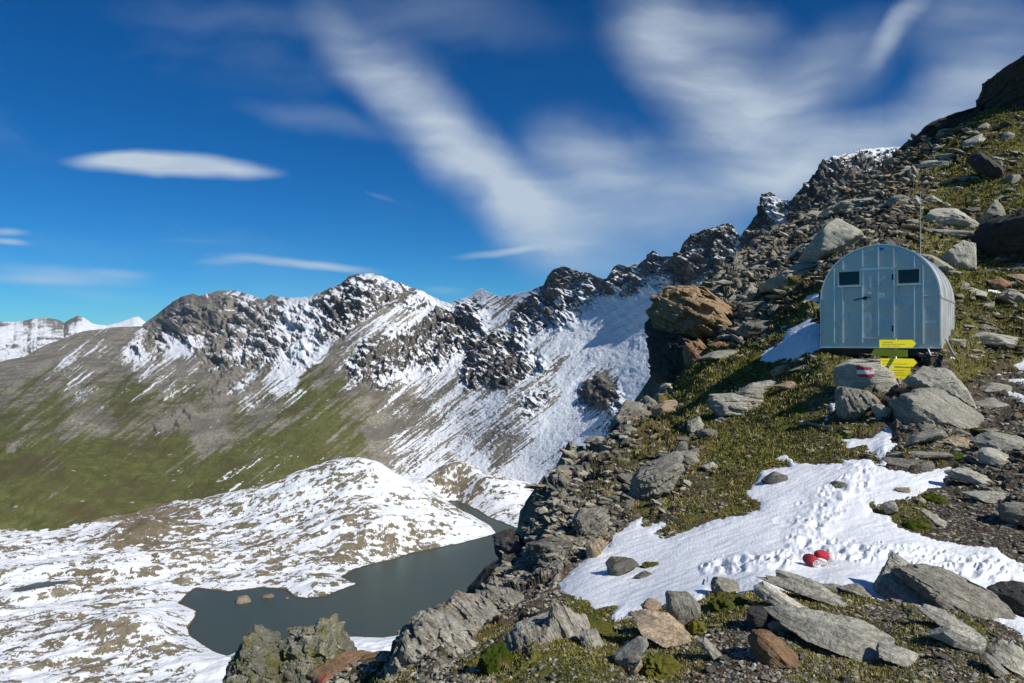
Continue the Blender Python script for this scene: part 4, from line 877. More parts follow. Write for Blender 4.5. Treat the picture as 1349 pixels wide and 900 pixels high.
    R('rock_outcrop', [(1323, 684), (1327, 670), (1349, 668), (1385, 671), (1385, 698), (1325, 692)], 3, 'olive', 'low layered rock ledge at the right edge on the dirt', .7, None, 4, 7, .06, .05, frac=.075)
    R('stone', [(1285, 534), (1300, 528), (1313, 536), (1302, 541)], 3, 'pale', 'diamond shaped pale stone alone on the turf right of the leaning boulder', .8, flat=True)
    R('rock_slab', [(1295, 516), (1310, 507), (1325, 510), (1335, 519), (1312, 520)], 10, 'grey', 'flat grey stone touching the small snow patches at the right', .8, flat=True)
    R('stone', [(1248, 571), (1262, 566), (1277, 572), (1268, 576)], 0, 'grey', 'thin grey stone between the long grey boulder and the orange slab', .7)
    R('rock_slab', [(1290, 568), (1309, 565), (1323, 577), (1301, 578)], 15, 'grey', 'grey slab between the moss cushion and the smooth whitish boulder', .7)
    # right of the hut
    R('rock_slab', [(1262, 378), (1273, 377), (1297, 387), (1296, 394), (1282, 390)], 18, 'pale', 'pale slab lying in the grass right of the hut window height', .6, flat=True)
    R('stone', [(1286, 404), (1296, 399), (1307, 399), (1307, 407), (1297, 408)], 0, 'pale', 'whitish stone in the grass below the pale slab right of the hut', .8)
    R('boulder', [(1318, 390), (1334, 380), (1345, 387), (1356, 400), (1336, 402)], 20, 'pale', 'pale boulder at the right edge beside a scrap of snow', .8)
    R('rock_slab', [(1325, 359), (1334, 359), (1358, 370), (1352, 375)], 25, 'tan', 'tan slab at the right edge below the black overhang', .6, flat=True)
    R('rock_slab', [(1276, 424), (1288, 423), (1318, 437), (1300, 437)], 22, 'pale', 'greenish pale slab sloping away right of the hut base', .6, flat=True)
    R('rock_slab', [(1272, 448), (1302, 438), (1320, 442), (1350, 459), (1327, 462), (1277, 453)], 15, 'pale', 'long broken slab on the bank right of the hut corner', .6, None, 5)
    R('boulder', [(1256, 447), (1270, 448), (1270, 458), (1256, 459)], 0, 'grey', 'grey block wedged against the right corner of the hut', .9)
    R('stone', [(1305, 372), (1318, 367), (1329, 375), (1329, 384), (1312, 381)], 20, 'rusty', 'brownish rock above the scrap of snow at the right', .8)
    # crags along the cliff edge
    R('rock_outcrop', [(753, 695), (763, 676), (786, 673), (799, 687), (794, 705), (775, 713), (760, 705)], -35, 'streak', 'black and white speckled crag above the left tip of the snow', .8, None, 5, 9, .08, .08, frac=.075)
    R('boulder', [(723, 626), (734, 618), (755, 620), (755, 631), (747, 637), (730, 635)], 0, 'olive', 'rock jutting out over the cliff edge above the lake', .9, None, 4, 6, .06, .07)
    R('boulder', [(829, 656), (842, 630), (862, 619), (890, 607), (897, 625), (881, 650), (850, 666)], -25, 'grey', 'wide rounded grey boulder on the slope left of the snow', .8, None, 5, 7, .06, .07, frac=.075)
    R('boulder', [(701, 720), (725, 713), (755, 715), (752, 734), (732, 742), (707, 738)], 0, 'olive', 'mossy pale rock face at the cliff edge left of the tan rock', .8, None, 5, 6, .06, .08, frac=.075)
    R('boulder', [(772, 721), (784, 714), (800, 717), (789, 730), (783, 741), (774, 741)], 60, 'tan', 'tan rock standing at the left margin of the snow', .8)
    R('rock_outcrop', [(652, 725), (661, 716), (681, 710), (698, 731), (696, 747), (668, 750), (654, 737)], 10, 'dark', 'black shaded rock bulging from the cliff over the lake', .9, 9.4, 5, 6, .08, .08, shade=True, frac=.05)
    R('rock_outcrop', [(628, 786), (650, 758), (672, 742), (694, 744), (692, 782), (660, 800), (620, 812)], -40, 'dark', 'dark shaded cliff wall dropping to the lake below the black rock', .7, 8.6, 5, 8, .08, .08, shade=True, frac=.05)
    R('boulder', [(864, 539), (875, 532), (891, 531), (892, 542), (880, 549), (866, 551)], -8, 'tan', 'pinkish white rock at the end of the grass shelf', .8)
    R('rock_outcrop', [(806, 559), (822, 533), (840, 537), (856, 546), (844, 564), (826, 588), (810, 589)], -40, 'streak', 'snow flecked dark crag on the cliff edge below the orange outcrop', .8, 19.0, 5, 8, .08, .08, frac=.075)
    R('boulder', [(906, 561), (920, 552), (927, 566), (918, 575), (908, 571)], 50, 'pale', 'small pale cracked rock below the grass shelf', .8)
    R('boulder', [(892, 600), (910, 598), (919, 610), (905, 618), (893, 613)], 20, 'grey', 'grey block over a black hole in the middle slope', .8)
    R('rock_slab', [(924, 616), (938, 610), (947, 618), (935, 624)], 5, 'pale', 'small greenish slab right of the black hole', .8)
    R('boulder', [(833, 618), (843, 612), (850, 618), (846, 625), (835, 625)], 0, 'tan', 'small orange brown stone on the turf near the cliff edge', .9)
    # rocks poking through the snow
    R('boulder', [(801, 751), (811, 742), (831, 743), (840, 748), (821, 759), (805, 765)], -25, 'olive', 'brown mossy rock poking through the left part of the snow', .9)
    R('stone', [(835, 763), (847, 756), (857, 758), (840, 767)], -20, 'olive', 'small dark stone in the snow right of the brown mossy rock', .9)
    R('boulder', [(1005, 635), (1020, 624), (1038, 630), (1028, 638), (1010, 642)], -15, 'olive', 'dark brown rock at the top edge of the snow field', .9)
    R('stone', [(1094, 641), (1102, 635), (1113, 637), (1109, 647), (1097, 647)], 0, 'olive', 'dark stone beside the footprints high in the snow', .9)
    R('stone', [(1183, 647), (1197, 644), (1198, 650), (1187, 652)], -6, 'tan', 'small flat reddish stone lying on clean snow', 1.0)
    R('boulder', [(1165, 666), (1178, 662), (1183, 674), (1174, 679), (1166, 676)], 20, 'grey', 'grey stone at the tip of the brown dirt tongue in the snow', .9)
    R('stone', [(1208, 659), (1213, 656), (1219, 660), (1218, 665), (1210, 666)], 0, 'tan', 'round pale tan stone beside the green moss cushion', 1.0)
    R('rock_slab', [(1215, 672), (1249, 694), (1244, 697), (1222, 683)], 33, 'pale', 'thin blade of rock lying across the brown dirt', .4)
    # foreground
    R('rock_slab', [(673, 864), (686, 849), (701, 844), (719, 846), (746, 882), (746, 925), (690, 925), (682, 884)], 62, 'streak', 'pale ribbed slab standing at the bottom beside the bright green moss', .8, 3.75, 6, 9, .045, .05, frac=.05)
    R('rock_slab', [(716, 850), (727, 817), (732, 817), (764, 840), (778, 880), (768, 925), (742, 905)], 58, 'streak', 'tall dark fin of layered rock behind the pale ribbed slab', .8, 3.9, 6, 8, .05, .05, frac=.05)
    R('rock_slab', [(763, 842), (782, 840), (792, 856), (805, 886), (782, 890), (772, 880)], 60, 'pale', 'pale flat face of rock to the right of the dark layered fin', .8, 3.75, 5, 5, .03, .04)
    R('boulder', [(685, 826), (722, 815), (729, 824), (713, 836), (689, 840)], -8, 'grey', 'grey block with streaked front behind the bottom fins', .8, None, 5)
    R('rock_slab', [(812, 872), (846, 847), (854, 848), (836, 874), (831, 884), (816, 884)], -40, 'pale', 'bluish pale stone tilted up beside yellow moss', .7, None, 5, 6, .03)
    R('stone', [(829, 889), (843, 872), (846, 879), (835, 891)], -45, 'tan', 'tan flake under the tilted bluish pale stone', .7)
    R('boulder', [(882, 796), (891, 788), (916, 801), (923, 807), (908, 838), (884, 833)], 75, 'grey', 'upright grey boulder casting a dark shadow at the near snow edge', .8, None, 5, 5, .02, .04)
    R('boulder', [(845, 801), (851, 796), (871, 801), (871, 808), (851, 811)], 8, 'tan', 'small brown rock at the snow edge left of the upright boulder', .9)
    R('rock_slab', [(842, 839), (877, 829), (887, 830), (912, 847), (876, 857), (853, 847)], 6, 'tan', 'flat pinkish brown slab in front of the upright boulder', .9, None, 5, 4, .02, .03, flat=True)
    R('stone', [(923, 849), (929, 847), (955, 870), (940, 874)], 42, 'grey', 'narrow brownish grey stone lying on the gravel', .7)
    R('boulder', [(937, 775), (945, 766), (972, 778), (955, 786), (939, 782)], 15, 'grey', 'rounded stone with a lichen spot above the olive moss mound', .9, None, 5)
    R('rock_slab', [(994, 780), (1009, 774), (1060, 803), (1050, 809), (1030, 800), (1000, 791)], 30, 'pale', 'grey slab leaning down rightward in the near rubble', .5, None, 5, 5, .03)
    R('rock_slab', [(1025, 759), (1033, 760), (1086, 771), (1084, 777), (1036, 779), (1025, 779)], 8, 'grey', 'low ridge of grey rock with a square left end along the snow', .5, None, 5, 6, .03)
    R('rock_slab', [(1083, 774), (1098, 773), (1113, 779), (1100, 782), (1085, 779)], 8, 'grey', 'short continuation of the low grey ridge at the snow', .7)
    R('boulder', [(1111, 781), (1131, 774), (1147, 785), (1124, 788)], 10, 'grey', 'dark cracked rock at the right end of the low grey ridge', .8)
    R('rock_slab', [(1043, 786), (1085, 783), (1115, 799), (1085, 797)], 10, 'pale', 'flush grey slab in the turf below the low grey ridge', .9, flat=True)
    R('rock_slab', [(1011, 829), (1044, 813), (1062, 808), (1081, 828), (1052, 832), (1023, 840)], -14, 'pale', 'greenish grey slab propped above a hollow in the near ground', .7, None, 5, 4, .02, .03)
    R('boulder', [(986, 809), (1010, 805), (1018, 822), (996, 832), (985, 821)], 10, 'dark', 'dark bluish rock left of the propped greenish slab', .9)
    R('rock_slab', [(1041, 846), (1067, 837), (1110, 838), (1163, 863), (1155, 872), (1124, 872), (1067, 859)], 10, 'pale', 'largest flat greenish slab in the near ground', .9, None, 5, 4, .015, .02, flat=True)
    R('rock_slab', [(1161, 863), (1200, 871), (1196, 876), (1160, 870)], 8, 'pale', 'thin sliver of slab at the right tip of the largest flat slab', .9, flat=True)
    R('boulder', [(993, 865), (1000, 844), (1009, 844), (1052, 876), (1036, 882), (1000, 881)], 35, 'rusty', 'rust red stone with a pale upper edge in the near gravel', .8, None, 5, 5, .03, .04)
    R('rock_slab', [(1162, 786), (1167, 775), (1197, 769), (1224, 786), (1247, 816), (1227, 819), (1172, 797)], 24, 'pale', 'smooth lower plate of the big slab at the near right snow edge', .6, 4.1, 6, 4, .02, .025, flat=True)
    R('rock_slab', [(1177, 768), (1191, 758), (1238, 773), (1323, 810), (1350, 843), (1326, 842), (1245, 812)], 27, 'grey', 'long splintered upper layer of the big slab pointing out over the snow', .5, 4.0, 6, 7, .05, .04, frac=.05)
    R('boulder', [(1226, 848), (1252, 832), (1286, 840), (1289, 859), (1263, 857)], 5, 'pale', 'whitish block with a flat top in the right gravel', .8, None, 5, 4, .02, .03)
    R('rock_slab', [(1228, 821), (1245, 820), (1273, 836), (1249, 837)], 22, 'pale', 'flat slab half sunk above the whitish block', .9, flat=True)
    R('stone', [(1313, 876), (1327, 866), (1352, 885), (1336, 888)], 20, 'pale', 'pale triangular stone in the bottom right corner', .9, flat=True)
    R('stone', [(1294, 870), (1303, 869), (1324, 888), (1315, 891)], 38, 'grey', 'narrow flat stone left of the pale triangular stone', .9)
    R('boulder', [(1311, 794), (1349, 781), (1390, 784), (1390, 818), (1337, 815)], 10, 'dark', 'dark rock at the right edge standing in the snow', .9, None, 5)
    # ribs of layered rock at the bottom and the tower over the lake
    R('rock_outcrop', [(622, 797), (647, 781), (660, 783), (688, 794), (676, 811), (656, 816), (634, 809)], 40, 'streak', 'upper rib of layered pale rock at the cliff lip', .8, 6.0, 6, 7, .06, .07, frac=.075)
    R('rock_outcrop', [(552, 832), (566, 820), (594, 805), (641, 806), (657, 820), (653, 846), (638, 868), (600, 868)], 42, 'streak', 'middle rib of splintered layered rock above the bottom edge', .8, 5.2, 6, 8, .06, .07, frac=.075)
    R('rock_outcrop', [(512, 890), (530, 852), (560, 830), (600, 846), (642, 866), (640, 940), (500, 940)], 50, 'streak', 'lowest rib of splintered pale rock cut by the bottom edge', .8, 4.7, 6, 8, .06, .08, frac=.075)
    R('rock_outcrop', [(378, 960), (384, 857), (397, 845), (406, 832), (430, 833), (434, 843), (448, 960)], 25, 'lichened', 'lichen covered rock tower rising against the lake', .8, 8.6, 6, 6, .05, .24, 20, .1, frac=.07)
    R('rock_outcrop', [(424, 960), (430, 843), (453, 849), (447, 868), (470, 884), (472, 960)], 30, 'lichened', 'right shoulder of the lichen covered tower', .9, 8.8, 6, 6, .05, .24, 20, .1, frac=.07)
    R('rock_outcrop', [(356, 960), (366, 884), (377, 868), (392, 858), (396, 960)], 30, 'lichened', 'mossy step between the tower and the pinnacle left of it', .9, 8.5, 5, 6, .05, .24, 20, .1, frac=.07)
    R('rock_outcrop', [(296, 960), (305, 890), (319, 884), (319, 866), (331, 859), (364, 876), (380, 960)], 30, 'lichened', 'lower rugged rock pinnacle left of the lichen covered tower', .9, 8.4, 6, 6, .06, .24, 20, .1, frac=.07)
    RK['red'] = R('boulder', [(412, 960), (420, 892), (432, 886), (467, 879), (500, 886), (520, 960)], 0, 'rusty', 'reddish brown rock with a red paint mark at the bottom edge', .8, 6.6, 5, 5, .03, .05, 14, .1)
    R('rock_slab', [(462, 890), (486, 878), (520, 871), (548, 880), (540, 940), (470, 940)], -10, 'rusty', 'brown flat rock between the tower and the lowest splintered rib', .8, 6.2, 5, 6, .04, .06, 14, .1)
    # islets in the lake
    for (x, y, w, h), lab in (((320, 790, 22, 11), 'low tan rock islet in the lake near its left bay'), ((353, 785.5, 18, 6), 'smaller tan rock islet right of the first in the lake'), ((378, 788, 6, 3), 'tiny rock showing above the lake by the headland')):
        R('boulder', [(x - w / 2, y + h * .5), (x - w * .3, y - h * .25), (x + w * .2, y - h * .4), (x + w / 2, y + h * .5)], 0, 'islet', lab, .8, LAKE_Z * F / (CY - y - h * .3), 4, 4, .05, .08, 8, 0)
    return RK
RK = rocks()

def decal(name, o, quad, mat, nu=14, nv=6):
    """a coat of paint that follows the face of rock o inside a quad"""
    bpy.context.view_layer.update()
    mw = o.matrix_world; inv = mw.inverted(); me = o.data
    T = BVHTree.FromPolygons([mw @ v.co for v in me.vertices], [tuple(p.vertices) for p in me.polygons])
    a, b, c, d = [Vector((x, y, 0)) for x, y in quad]; vs = []; ref = None
    for j in range(nv + 1):
        for i in range(nu + 1):
            u, w = i / nu, j / nv; q = a.lerp(b, u).lerp(d.lerp(c, u), w)
            ray = pv(q.x, q.y, 1).normalized(); h = T.ray_cast(Vector((0, 0, 0)), ray)[0]
            if h is None: h = ray * (ref if ref else mw.translation.length)
            ref = h.length; vs.append(inv @ (h - ray * .012))
    fs = [(j * (nu + 1) + i, j * (nu + 1) + i + 1, (j + 1) * (nu + 1) + i + 1, (j + 1) * (nu + 1) + i) for j in range(nv) for i in range(nu)]
    m = bpy.data.meshes.new(name); m.from_pydata([tuple(v) for v in vs], [], fs)
    k = obj(name, m, mat, o); return k

def paint(name, col):
    t = NT(name); n = t.noise(t.obj(), 26, 5, .7)
    return t.done(t.mix(t.ss(n, .56, .66), col, (.26, .25, .22)), .75)
M['red_paint'] = paint('red_paint', (.48, .03, .045)); M['white_paint'] = paint('white_paint', (.8, .8, .78))
decal('red_paint_stripe', RK['sign'], [(1127, 482.5), (1148, 484), (1148, 487.5), (1129, 487.5)], M['red_paint'])
decal('white_paint_stripe', RK['sign'], [(1127.5, 487.5), (1152, 487.5), (1152, 493), (1129, 493)], M['white_paint'])
decal('red_paint_stripe', RK['sign'], [(1129, 493), (1152, 493), (1151, 496.5), (1132, 497)], M['red_paint'])
decal('red_paint_mark', RK['red'], [(423, 893), (430, 887), (431, 889.5), (419, 902)], M['red_paint'])

# ------------------------------------------------------------------ loose stones, rubble, turf
def inside(px, py, poly): return sdf(px, py, poly) > 0
def stone_mesh(seed, mat, lay):
    rs = np.random.RandomState(seed); n = rs.randint(5, 8); a = np.sort(rs.uniform(0, 2 * math.pi, n))
    o = [(math.cos(t) * rs.uniform(.75, 1.05), math.sin(t) * rs.uniform(.3, .75)) for t in a] + [(-.9, -.2), (.9, -.1)]
    V, Fc, ln = rock_shape(seed, o, rs.uniform(.9, 1.5), rs.uniform(-12, 12), 3, lay, .06, .06, 60)
    me = raw_mesh('loose_stone', V, Fc, np.full(len(Fc), 3)); me.set_sharp_from_angle(angle=rad(32)); me.materials.append(M[mat]); return me
def loose_stones():
    px, py, V, n, S, turf, rock_ = FG
    protos = {m: [stone_mesh(100 + 17 * i + 301 * j, m, 5) for i in range(5)] for j, m in enumerate(('pale', 'grey', 'olive', 'tan', 'dark'))}
    rs = np.random.RandomState(11)
    A = np.abs(np.gradient(px, axis=1) * np.gradient(py, axis=0))
    zones = [
        ([(1060, 335), (1120, 262), (1200, 205), (1290, 160), (1349, 160), (1349, 270), (1270, 345)], 46, (10, 30), 'ppgpo', 'grey stone scattered in the steep turf above the hut', 'stones on the slope above the hut'),
        ([(925, 378), (985, 335), (1050, 300), (1092, 345), (1080, 395), (1000, 440), (962, 415)], 62, (11, 36), 'ppgpt', 'angular grey block in the talus between the orange outcrop and the hut', 'talus blocks left of the hut'),
        ([(1256, 355), (1349, 345), (1349, 470), (1258, 474)], 26, (6, 18), 'ppg', 'pale stone scattered in the grass right of the hut', 'stones in the grass right of the hut'),
        ([(1000, 470), (1100, 470), (1349, 470), (1349, 640), (1250, 610), (1100, 600), (1030, 560)], 34, (8, 22), 'ppgt', 'small stone on the turf around the signpost', 'stones around the signpost'),
        ([(705, 705), (750, 630), (830, 570), (930, 540), (1000, 570), (980, 640), (850, 670), (790, 700)], 62, (10, 30), 'gppgt', 'broken rock on the rough slope between the cliff edge and the snow', 'rocks along the cliff edge'),
        ([(1180, 680), (1349, 650), (1349, 735), (1240, 705)], 18, (4, 10), 'pt', 'little pale stone on the brown dirt beside the snow', 'little stones on the brown dirt'),
        ([(700, 800), (840, 815), (1000, 790), (1160, 795), (1349, 850), (1349, 900), (690, 900)], 50, (7, 22), 'pgotg', 'small stone bedded in the near rubble along the bottom edge', 'stones in the near rubble')]
    key = dict(p='pale', g='grey', o='olive', t='tan', d='dark')
    for poly, cnt, (lo, hi), mats, label, group in zones:
        w = A * inside(px, py, poly) * (S < -2)
        idx = rs.choice(w.size, cnt, False, (w / w.sum()).ravel())
        for i in idx:
            v = V.reshape(-1, 3)[i]; u = v[1] / F
            r = .5 * (lo * (hi / lo) ** (rs.rand() ** 1.6)) * u
            me = protos[key[mats[rs.randint(len(mats))]]][rs.randint(5)]
            o = bpy.data.objects.new('loose_stone', me); COL.objects.link(o)
            o.location = v + np.array([0, 0, .18 * r]); o.scale = (r * rs.uniform(.8, 1.25), r * rs.uniform(.8, 1.25), r * rs.uniform(.7, 1.2))
            nn = Vector(n.reshape(-1, 3)[i]).lerp(Vector((0, 0, 1)), .45).normalized()
            o.rotation_euler = (nn.to_track_quat('Z', 'Y').to_matrix() @ Matrix.Rotation(rs.uniform(-.7, .7), 3, 'Z') @ Matrix.Rotation(rs.uniform(-.35, .35), 3, 'X') @ Matrix.Rotation(rs.uniform(-.3, .3), 3, 'Y')).to_euler()
            tag(o, label, 'stone', group, 'thing')
loose_stones()

def rubble():
    """uncountable chips: one mesh"""
    px, py, V, n, S, turf, rock_ = FG
    rs = np.random.RandomState(5); A = np.abs(np.gradient(px, axis=1) * np.gradient(py, axis=0))
    bare = np.clip(1.05 - turf, .08, 1) * (1 + .9 * rock_.clip(0, 1)) * (1 + 1.2 * (py > 775))
    w = A * bare * (S < 0) * (px < 1400) * (py < 960) * (py > 100)
    N = 21000; idx = rs.choice(w.size, N, True, (w / w.sum()).ravel())
    bm = bmesh.new(); bmesh.ops.create_icosphere(bm, subdivisions=1, radius=1); b0 = np.array([q.co[:] for q in bm.verts]); f0 = np.array([[q.index for q in p.verts] for p in bm.faces]); bm.free()
    w2 = A * (rock_.clip(0, 1) + .12 * (px > 1040) * (py < 480)) * (S < -2) * (px < 1400) * (py < 760) * (py > 150)
    N2 = 2600; idx = np.concatenate([idx, rs.choice(w2.size, N2, True, (w2 / w2.sum()).ravel())]); N1 = N; N = N + N2
    P = V.reshape(-1, 3)[idx]; nn = n.reshape(-1, 3)[idx]; u = P[:, 1] / F
    st_ = rock_.clip(0, 1).ravel()[idx]
    r = (1.1 + (3.0 + 4.2 * st_) * rs.rand(N) ** 3.0) * u
    r[N1:] = (2.6 + 5.4 * rs.rand(N2) ** 1.8) * u[N1:]
    sc = rs.uniform(.5, 1.4, (N, 3)) * np.array([1.25, 1.0, .55])
    sc[N1:] *= np.array([1.35, 1.0, .72])
    j = rs.uniform(.72, 1.28, (N, len(b0), 1))
    X = b0[None] * j * sc[:, None] * r[:, None, None]
    a = rs.uniform(0, 6.28, N); b = rs.normal(0, .35, N); a[N1:] = rs.normal(0, .45, N2); b[N1:] = rs.normal(.25, .22, N2)
    ca, sa, cb, sb = np.cos(a), np.sin(a), np.cos(b), np.sin(b)
    x = X[..., 0] * ca[:, None] - X[..., 1] * sa[:, None]; y = X[..., 0] * sa[:, None] + X[..., 1] * ca[:, None]; z = X[..., 2]
    x2 = x * cb[:, None] + z * sb[:, None]; z2 = -x * sb[:, None] + z * cb[:, None]
    W = np.stack([x2, y, z2], -1) + P[:, None] + nn[:, None] * (.15 * r)[:, None, None]
    Fa = (f0[None] + (np.arange(N) * len(b0))[:, None, None]).reshape(-1, 3)
    me = raw_mesh('rubble', W, Fa, np.full(len(Fa), 3), False)
    at = me.attributes.new('tone', 'FLOAT', 'POINT'); at.data.foreach_set('value', np.repeat(rs.rand(N), len(b0)).astype(np.float32))
    t = NT('rubble_stone'); tn = t.attr('tone'); nz = t.noise(t.obj(), 40, 4)
    c = t.ramp(tn, [(0, (.075, .07, .055)), (.3, (.19, .178, .14)), (.6, (.32, .30, .24)), (.85, (.44, .42, .34)), (.93, (.3, .19, .10)), (1, (.5, .44, .32))])
    c = t.mix(t.ss(nz, .35, .65), t.mix(.4, c, (.04, .038, .03)), c)
    tag(obj('rubble', me, t.done(c, .9, spec=.2)), 'countless small stone chips strewn over the bare ground of the near slope', 'rubble', kind='stuff')
rubble()

def grass():
    px, py, V, n, S, turf, rock_ = FG
    rs = np.random.RandomState(9); A = np.abs(np.gradient(px, axis=1) * np.gradient(py, axis=0))
    patch = fbm(V[..., 0] * 1.6, V[..., 1] * 1.3, V[..., 2] * 1.6, 4, .6)
    g = sstep(.35, .75, turf + .55 * patch)
    w = A * g * (S < -1) * (px < 1400) * (py < 950) * (py > 120)
    N = 26000; idx = rs.choice(w.size, N, True, (w / w.sum()).ravel()); K = 5
    P = np.repeat(V.reshape(-1, 3)[idx], K, 0); M_ = N * K
    tone = np.repeat(np.clip(rs.normal(.5, .2, N) + .8 * patch.ravel()[idx], 0, 1), K)
    u = P[:, 1] / F
    P[:, 0] += rs.normal(0, 1, M_) * 2.2 * u; P[:, 1] += rs.normal(0, 1, M_) * 2.6 * u
    L = np.clip((2.6 + 3.6 * rs.rand(M_)) * u, .014, .10) * np.repeat(rs.uniform(.6, 1.25, N), K)
    wd = np.clip(.55 * u, .0016, .02) * rs.uniform(.7, 1.3, M_)
    a = rs.uniform(0, 6.28, M_); lean = rs.uniform(.25, 1.0, M_)
    dx, dy = np.cos(a), np.sin(a) ; sx, sy = -dy, dx
    d = np.stack([dx, dy, 0 * dx], 1); sd = np.stack([sx, sy, 0 * sx], 1); up = np.array([0, 0, 1.0])
    P = P - up * (L * .12)[:, None]
    mid = P + up * (L * .55)[:, None] + d * (L * lean * .22)[:, None]; tip = P + up * (L * (1 - .35 * lean))[:, None] + d * (L * lean * .75)[:, None]
    W = np.stack([P - sd * wd[:, None], P + sd * wd[:, None], mid + sd * wd[:, None] * .8, mid - sd * wd[:, None] * .8, tip], 1)
    b = (np.arange(M_) * 5)[:, None]
    ff = np.concatenate([b + np.array([0, 1, 2, 3]), b + np.array([3, 2, 4])], 1)
    me = raw_mesh('alpine_grass', W, ff, np.tile([4, 3], M_), True)
    at = me.attributes.new('tone', 'FLOAT', 'POINT'); at.data.foreach_set('value', np.repeat(tone, 5).astype(np.float32))
    t = NT('grass_blade'); c = t.ramp(t.attr('tone'), [(0, (.045, .056, .01)), (.35, (.105, .115, .02)), (.65, (.19, .175, .04)), (.85, (.3, .25, .085)), (1, (.36, .29, .13))])
    t.b.inputs['Subsurface Weight'].default_value = 0
    tag(obj('alpine_grass', me, t.done(c, .7, spec=.2)), 'short olive and straw coloured alpine grass growing all over the near slope', 'grass', kind='stuff')
grass()

def moss_material(name, a, b):
    t = NT(name); p = t.obj(); n = t.noise(p, 60, 5, .7); m = t.noise(p, 9, 4)
    c = t.mix(n, a, b); c = t.mix(t.ss(m, .5, .7), c, (.13, .11, .03))
    return t.done(c, .95, t.bump(n, 1.0, .02), spec=.1)
M['moss'] = moss_material('green_moss', (.02, .035, .004), (.085, .115, .014))
M['moss_olive'] = moss_material('olive_moss', (.045, .055, .01), (.16, .16, .035))
M['moss_yellow'] = moss_material('yellow_moss', (.07, .075, .012), (.24, .22, .04))
def moss(cx, cy, w, h, mat, label, Yo=None):
    Yb = Yo or fg1(cx, cy + h * .4); u = Yb / F; v, f = ICO[5]; V = v * np.array([w * u / 2, w * u * .45, h * u * .45])
    q = V * 1.0; sd0 = cx * .13
    V = V * (1 + .5 * fbm(v[:, 0] * 1.7 + sd0, v[:, 1] * 1.7, v[:, 2] * 1.7, 3))[:, None]
    V = V + v * (u * (2.6 * fbm(V[:, 0] / (7 * u), V[:, 1] / (7 * u), V[:, 2] / (7 * u), 2) + 2.0 * fbm(V[:, 0] / (1.9 * u), V[:, 1] / (1.9 * u), V[:, 2] / (1.9 * u), 2)))[:, None]
    me = raw_mesh('moss_cushion', V, f, np.full(len(f), 3))
    c = pv(cx, cy + h * .25, Yb); o = obj('moss_cushion', me, M[mat], None, c); tag(o, label, 'moss', kind='thing')
for a in [(655, 862, 44, 50, 'moss', 'bright green moss cushion beside the splintered rib at the bottom'), (961, 790, 52, 28, 'moss_olive', 'olive moss mound just behind the near rubble at the snow edge'),
          (872, 872, 50, 30, 'moss_yellow', 'yellow green moss clump in front of the flat pinkish brown slab'), (918, 822, 22, 30, 'moss_yellow', 'yellow moss hugging the right side of the upright boulder'), (775, 824, 62, 20, 'moss_olive', 'low carpet of moss behind the bottom fins'),
          (1231, 655, 30, 15, 'moss', 'small rounded green moss cushion on the dirt at the snow edge'), (1207, 690, 34, 16, 'moss', 'dark green moss patch on the tip of the brown dirt tongue'), (1295, 566, 26, 12, 'moss', 'green moss below the end of the leaning boulder'),
          (1315, 572, 26, 14, 'moss', 'bright moss cushion above the smooth whitish boulder'), (1205, 595, 40, 10, 'moss', 'strip of moss on top of the long layered slab'), (1265, 601, 46, 14, 'moss', 'wide moss cushion just below the orange tinted slab'), (934, 385, 14, 10, 'moss', 'spot of bright moss at the top of the orange outcrop'),
          (1118, 574, 18, 9, 'moss', 'little moss tuft at the left end of the narrow snow strip'), (845, 748, 18, 9, 'moss_olive', 'moss tuft on the brown rock in the snow'), (860, 745, 34, 12, 'moss_olive', 'mossy hump breaking through the snow above the small dark stone'), (700, 862, 14, 20, 'moss_olive', 'moss filling the gap left of the pale ribbed slab'), (1068, 808, 18, 8, 'moss_yellow', 'yellowish moss beside the propped greenish slab'), (850, 838, 30, 12, 'moss_olive', 'moss edging the shadow of the upright boulder')]: moss(*a)

# ------------------------------------------------------------------ the bivouac hut
def metal(name, col, rough, metallic=.9, var=.1, bump=.12):
    t = NT(name); p = t.obj(); n = t.noise(p, 2.2, 5, .6); f = t.noise(t.map(p, (1, 1, .15)), 26, 4, .6); d = t.noise(p, 1.1, 3)
    c = t.mix(n, tuple(x * (1 - var) for x in col), tuple(min(1, x * (1 + var)) for x in col))
    c = t.mix(t.math('MULTIPLY', t.ss(f, .52, .72), .5), c, tuple(x * .62 for x in col))
    h = t.math('ADD', t.math('MULTIPLY', d, 1.0), t.math('MULTIPLY', n, .3))
    return t.done(c, t.ss(n, .3, .7, rough - .08, rough + .1), t.bump(h, bump, .25), metallic, .5)
M['alu'] = metal('aluminium_sheet', (.56, .565, .545), .42, .66, .17, .3)
M['alu_rib'] = metal('aluminium_rib', (.82, .83, .82), .34, .6, .08, .03)
M['alu_side'] = metal('weathered_side_sheet', (.62, .60, .55), .5, .55)
M['frame'] = simple('window_frame', (.5, .52, .53), .45, .6)
M['black'] = simple('black_iron', (.03, .03, .032), .5, .4)
g = NT('dark_glass'); M['glass'] = g.done((.012, .014, .018), .08, None, 0, .5)
M['blue'] = simple('blue_sticker', (.03, .12, .5), .5)
M['white'] = simple('white_plate', (.78, .8, .8), .5, var=.06)
M['wood'] = simple('grey_wood', (.24, .215, .18), .85, var=.35, scale=12, bump=.4)
M['dark_wood'] = simple('dark_wood', (.07, .055, .04), .85, var=.3, scale=12, bump=.4)

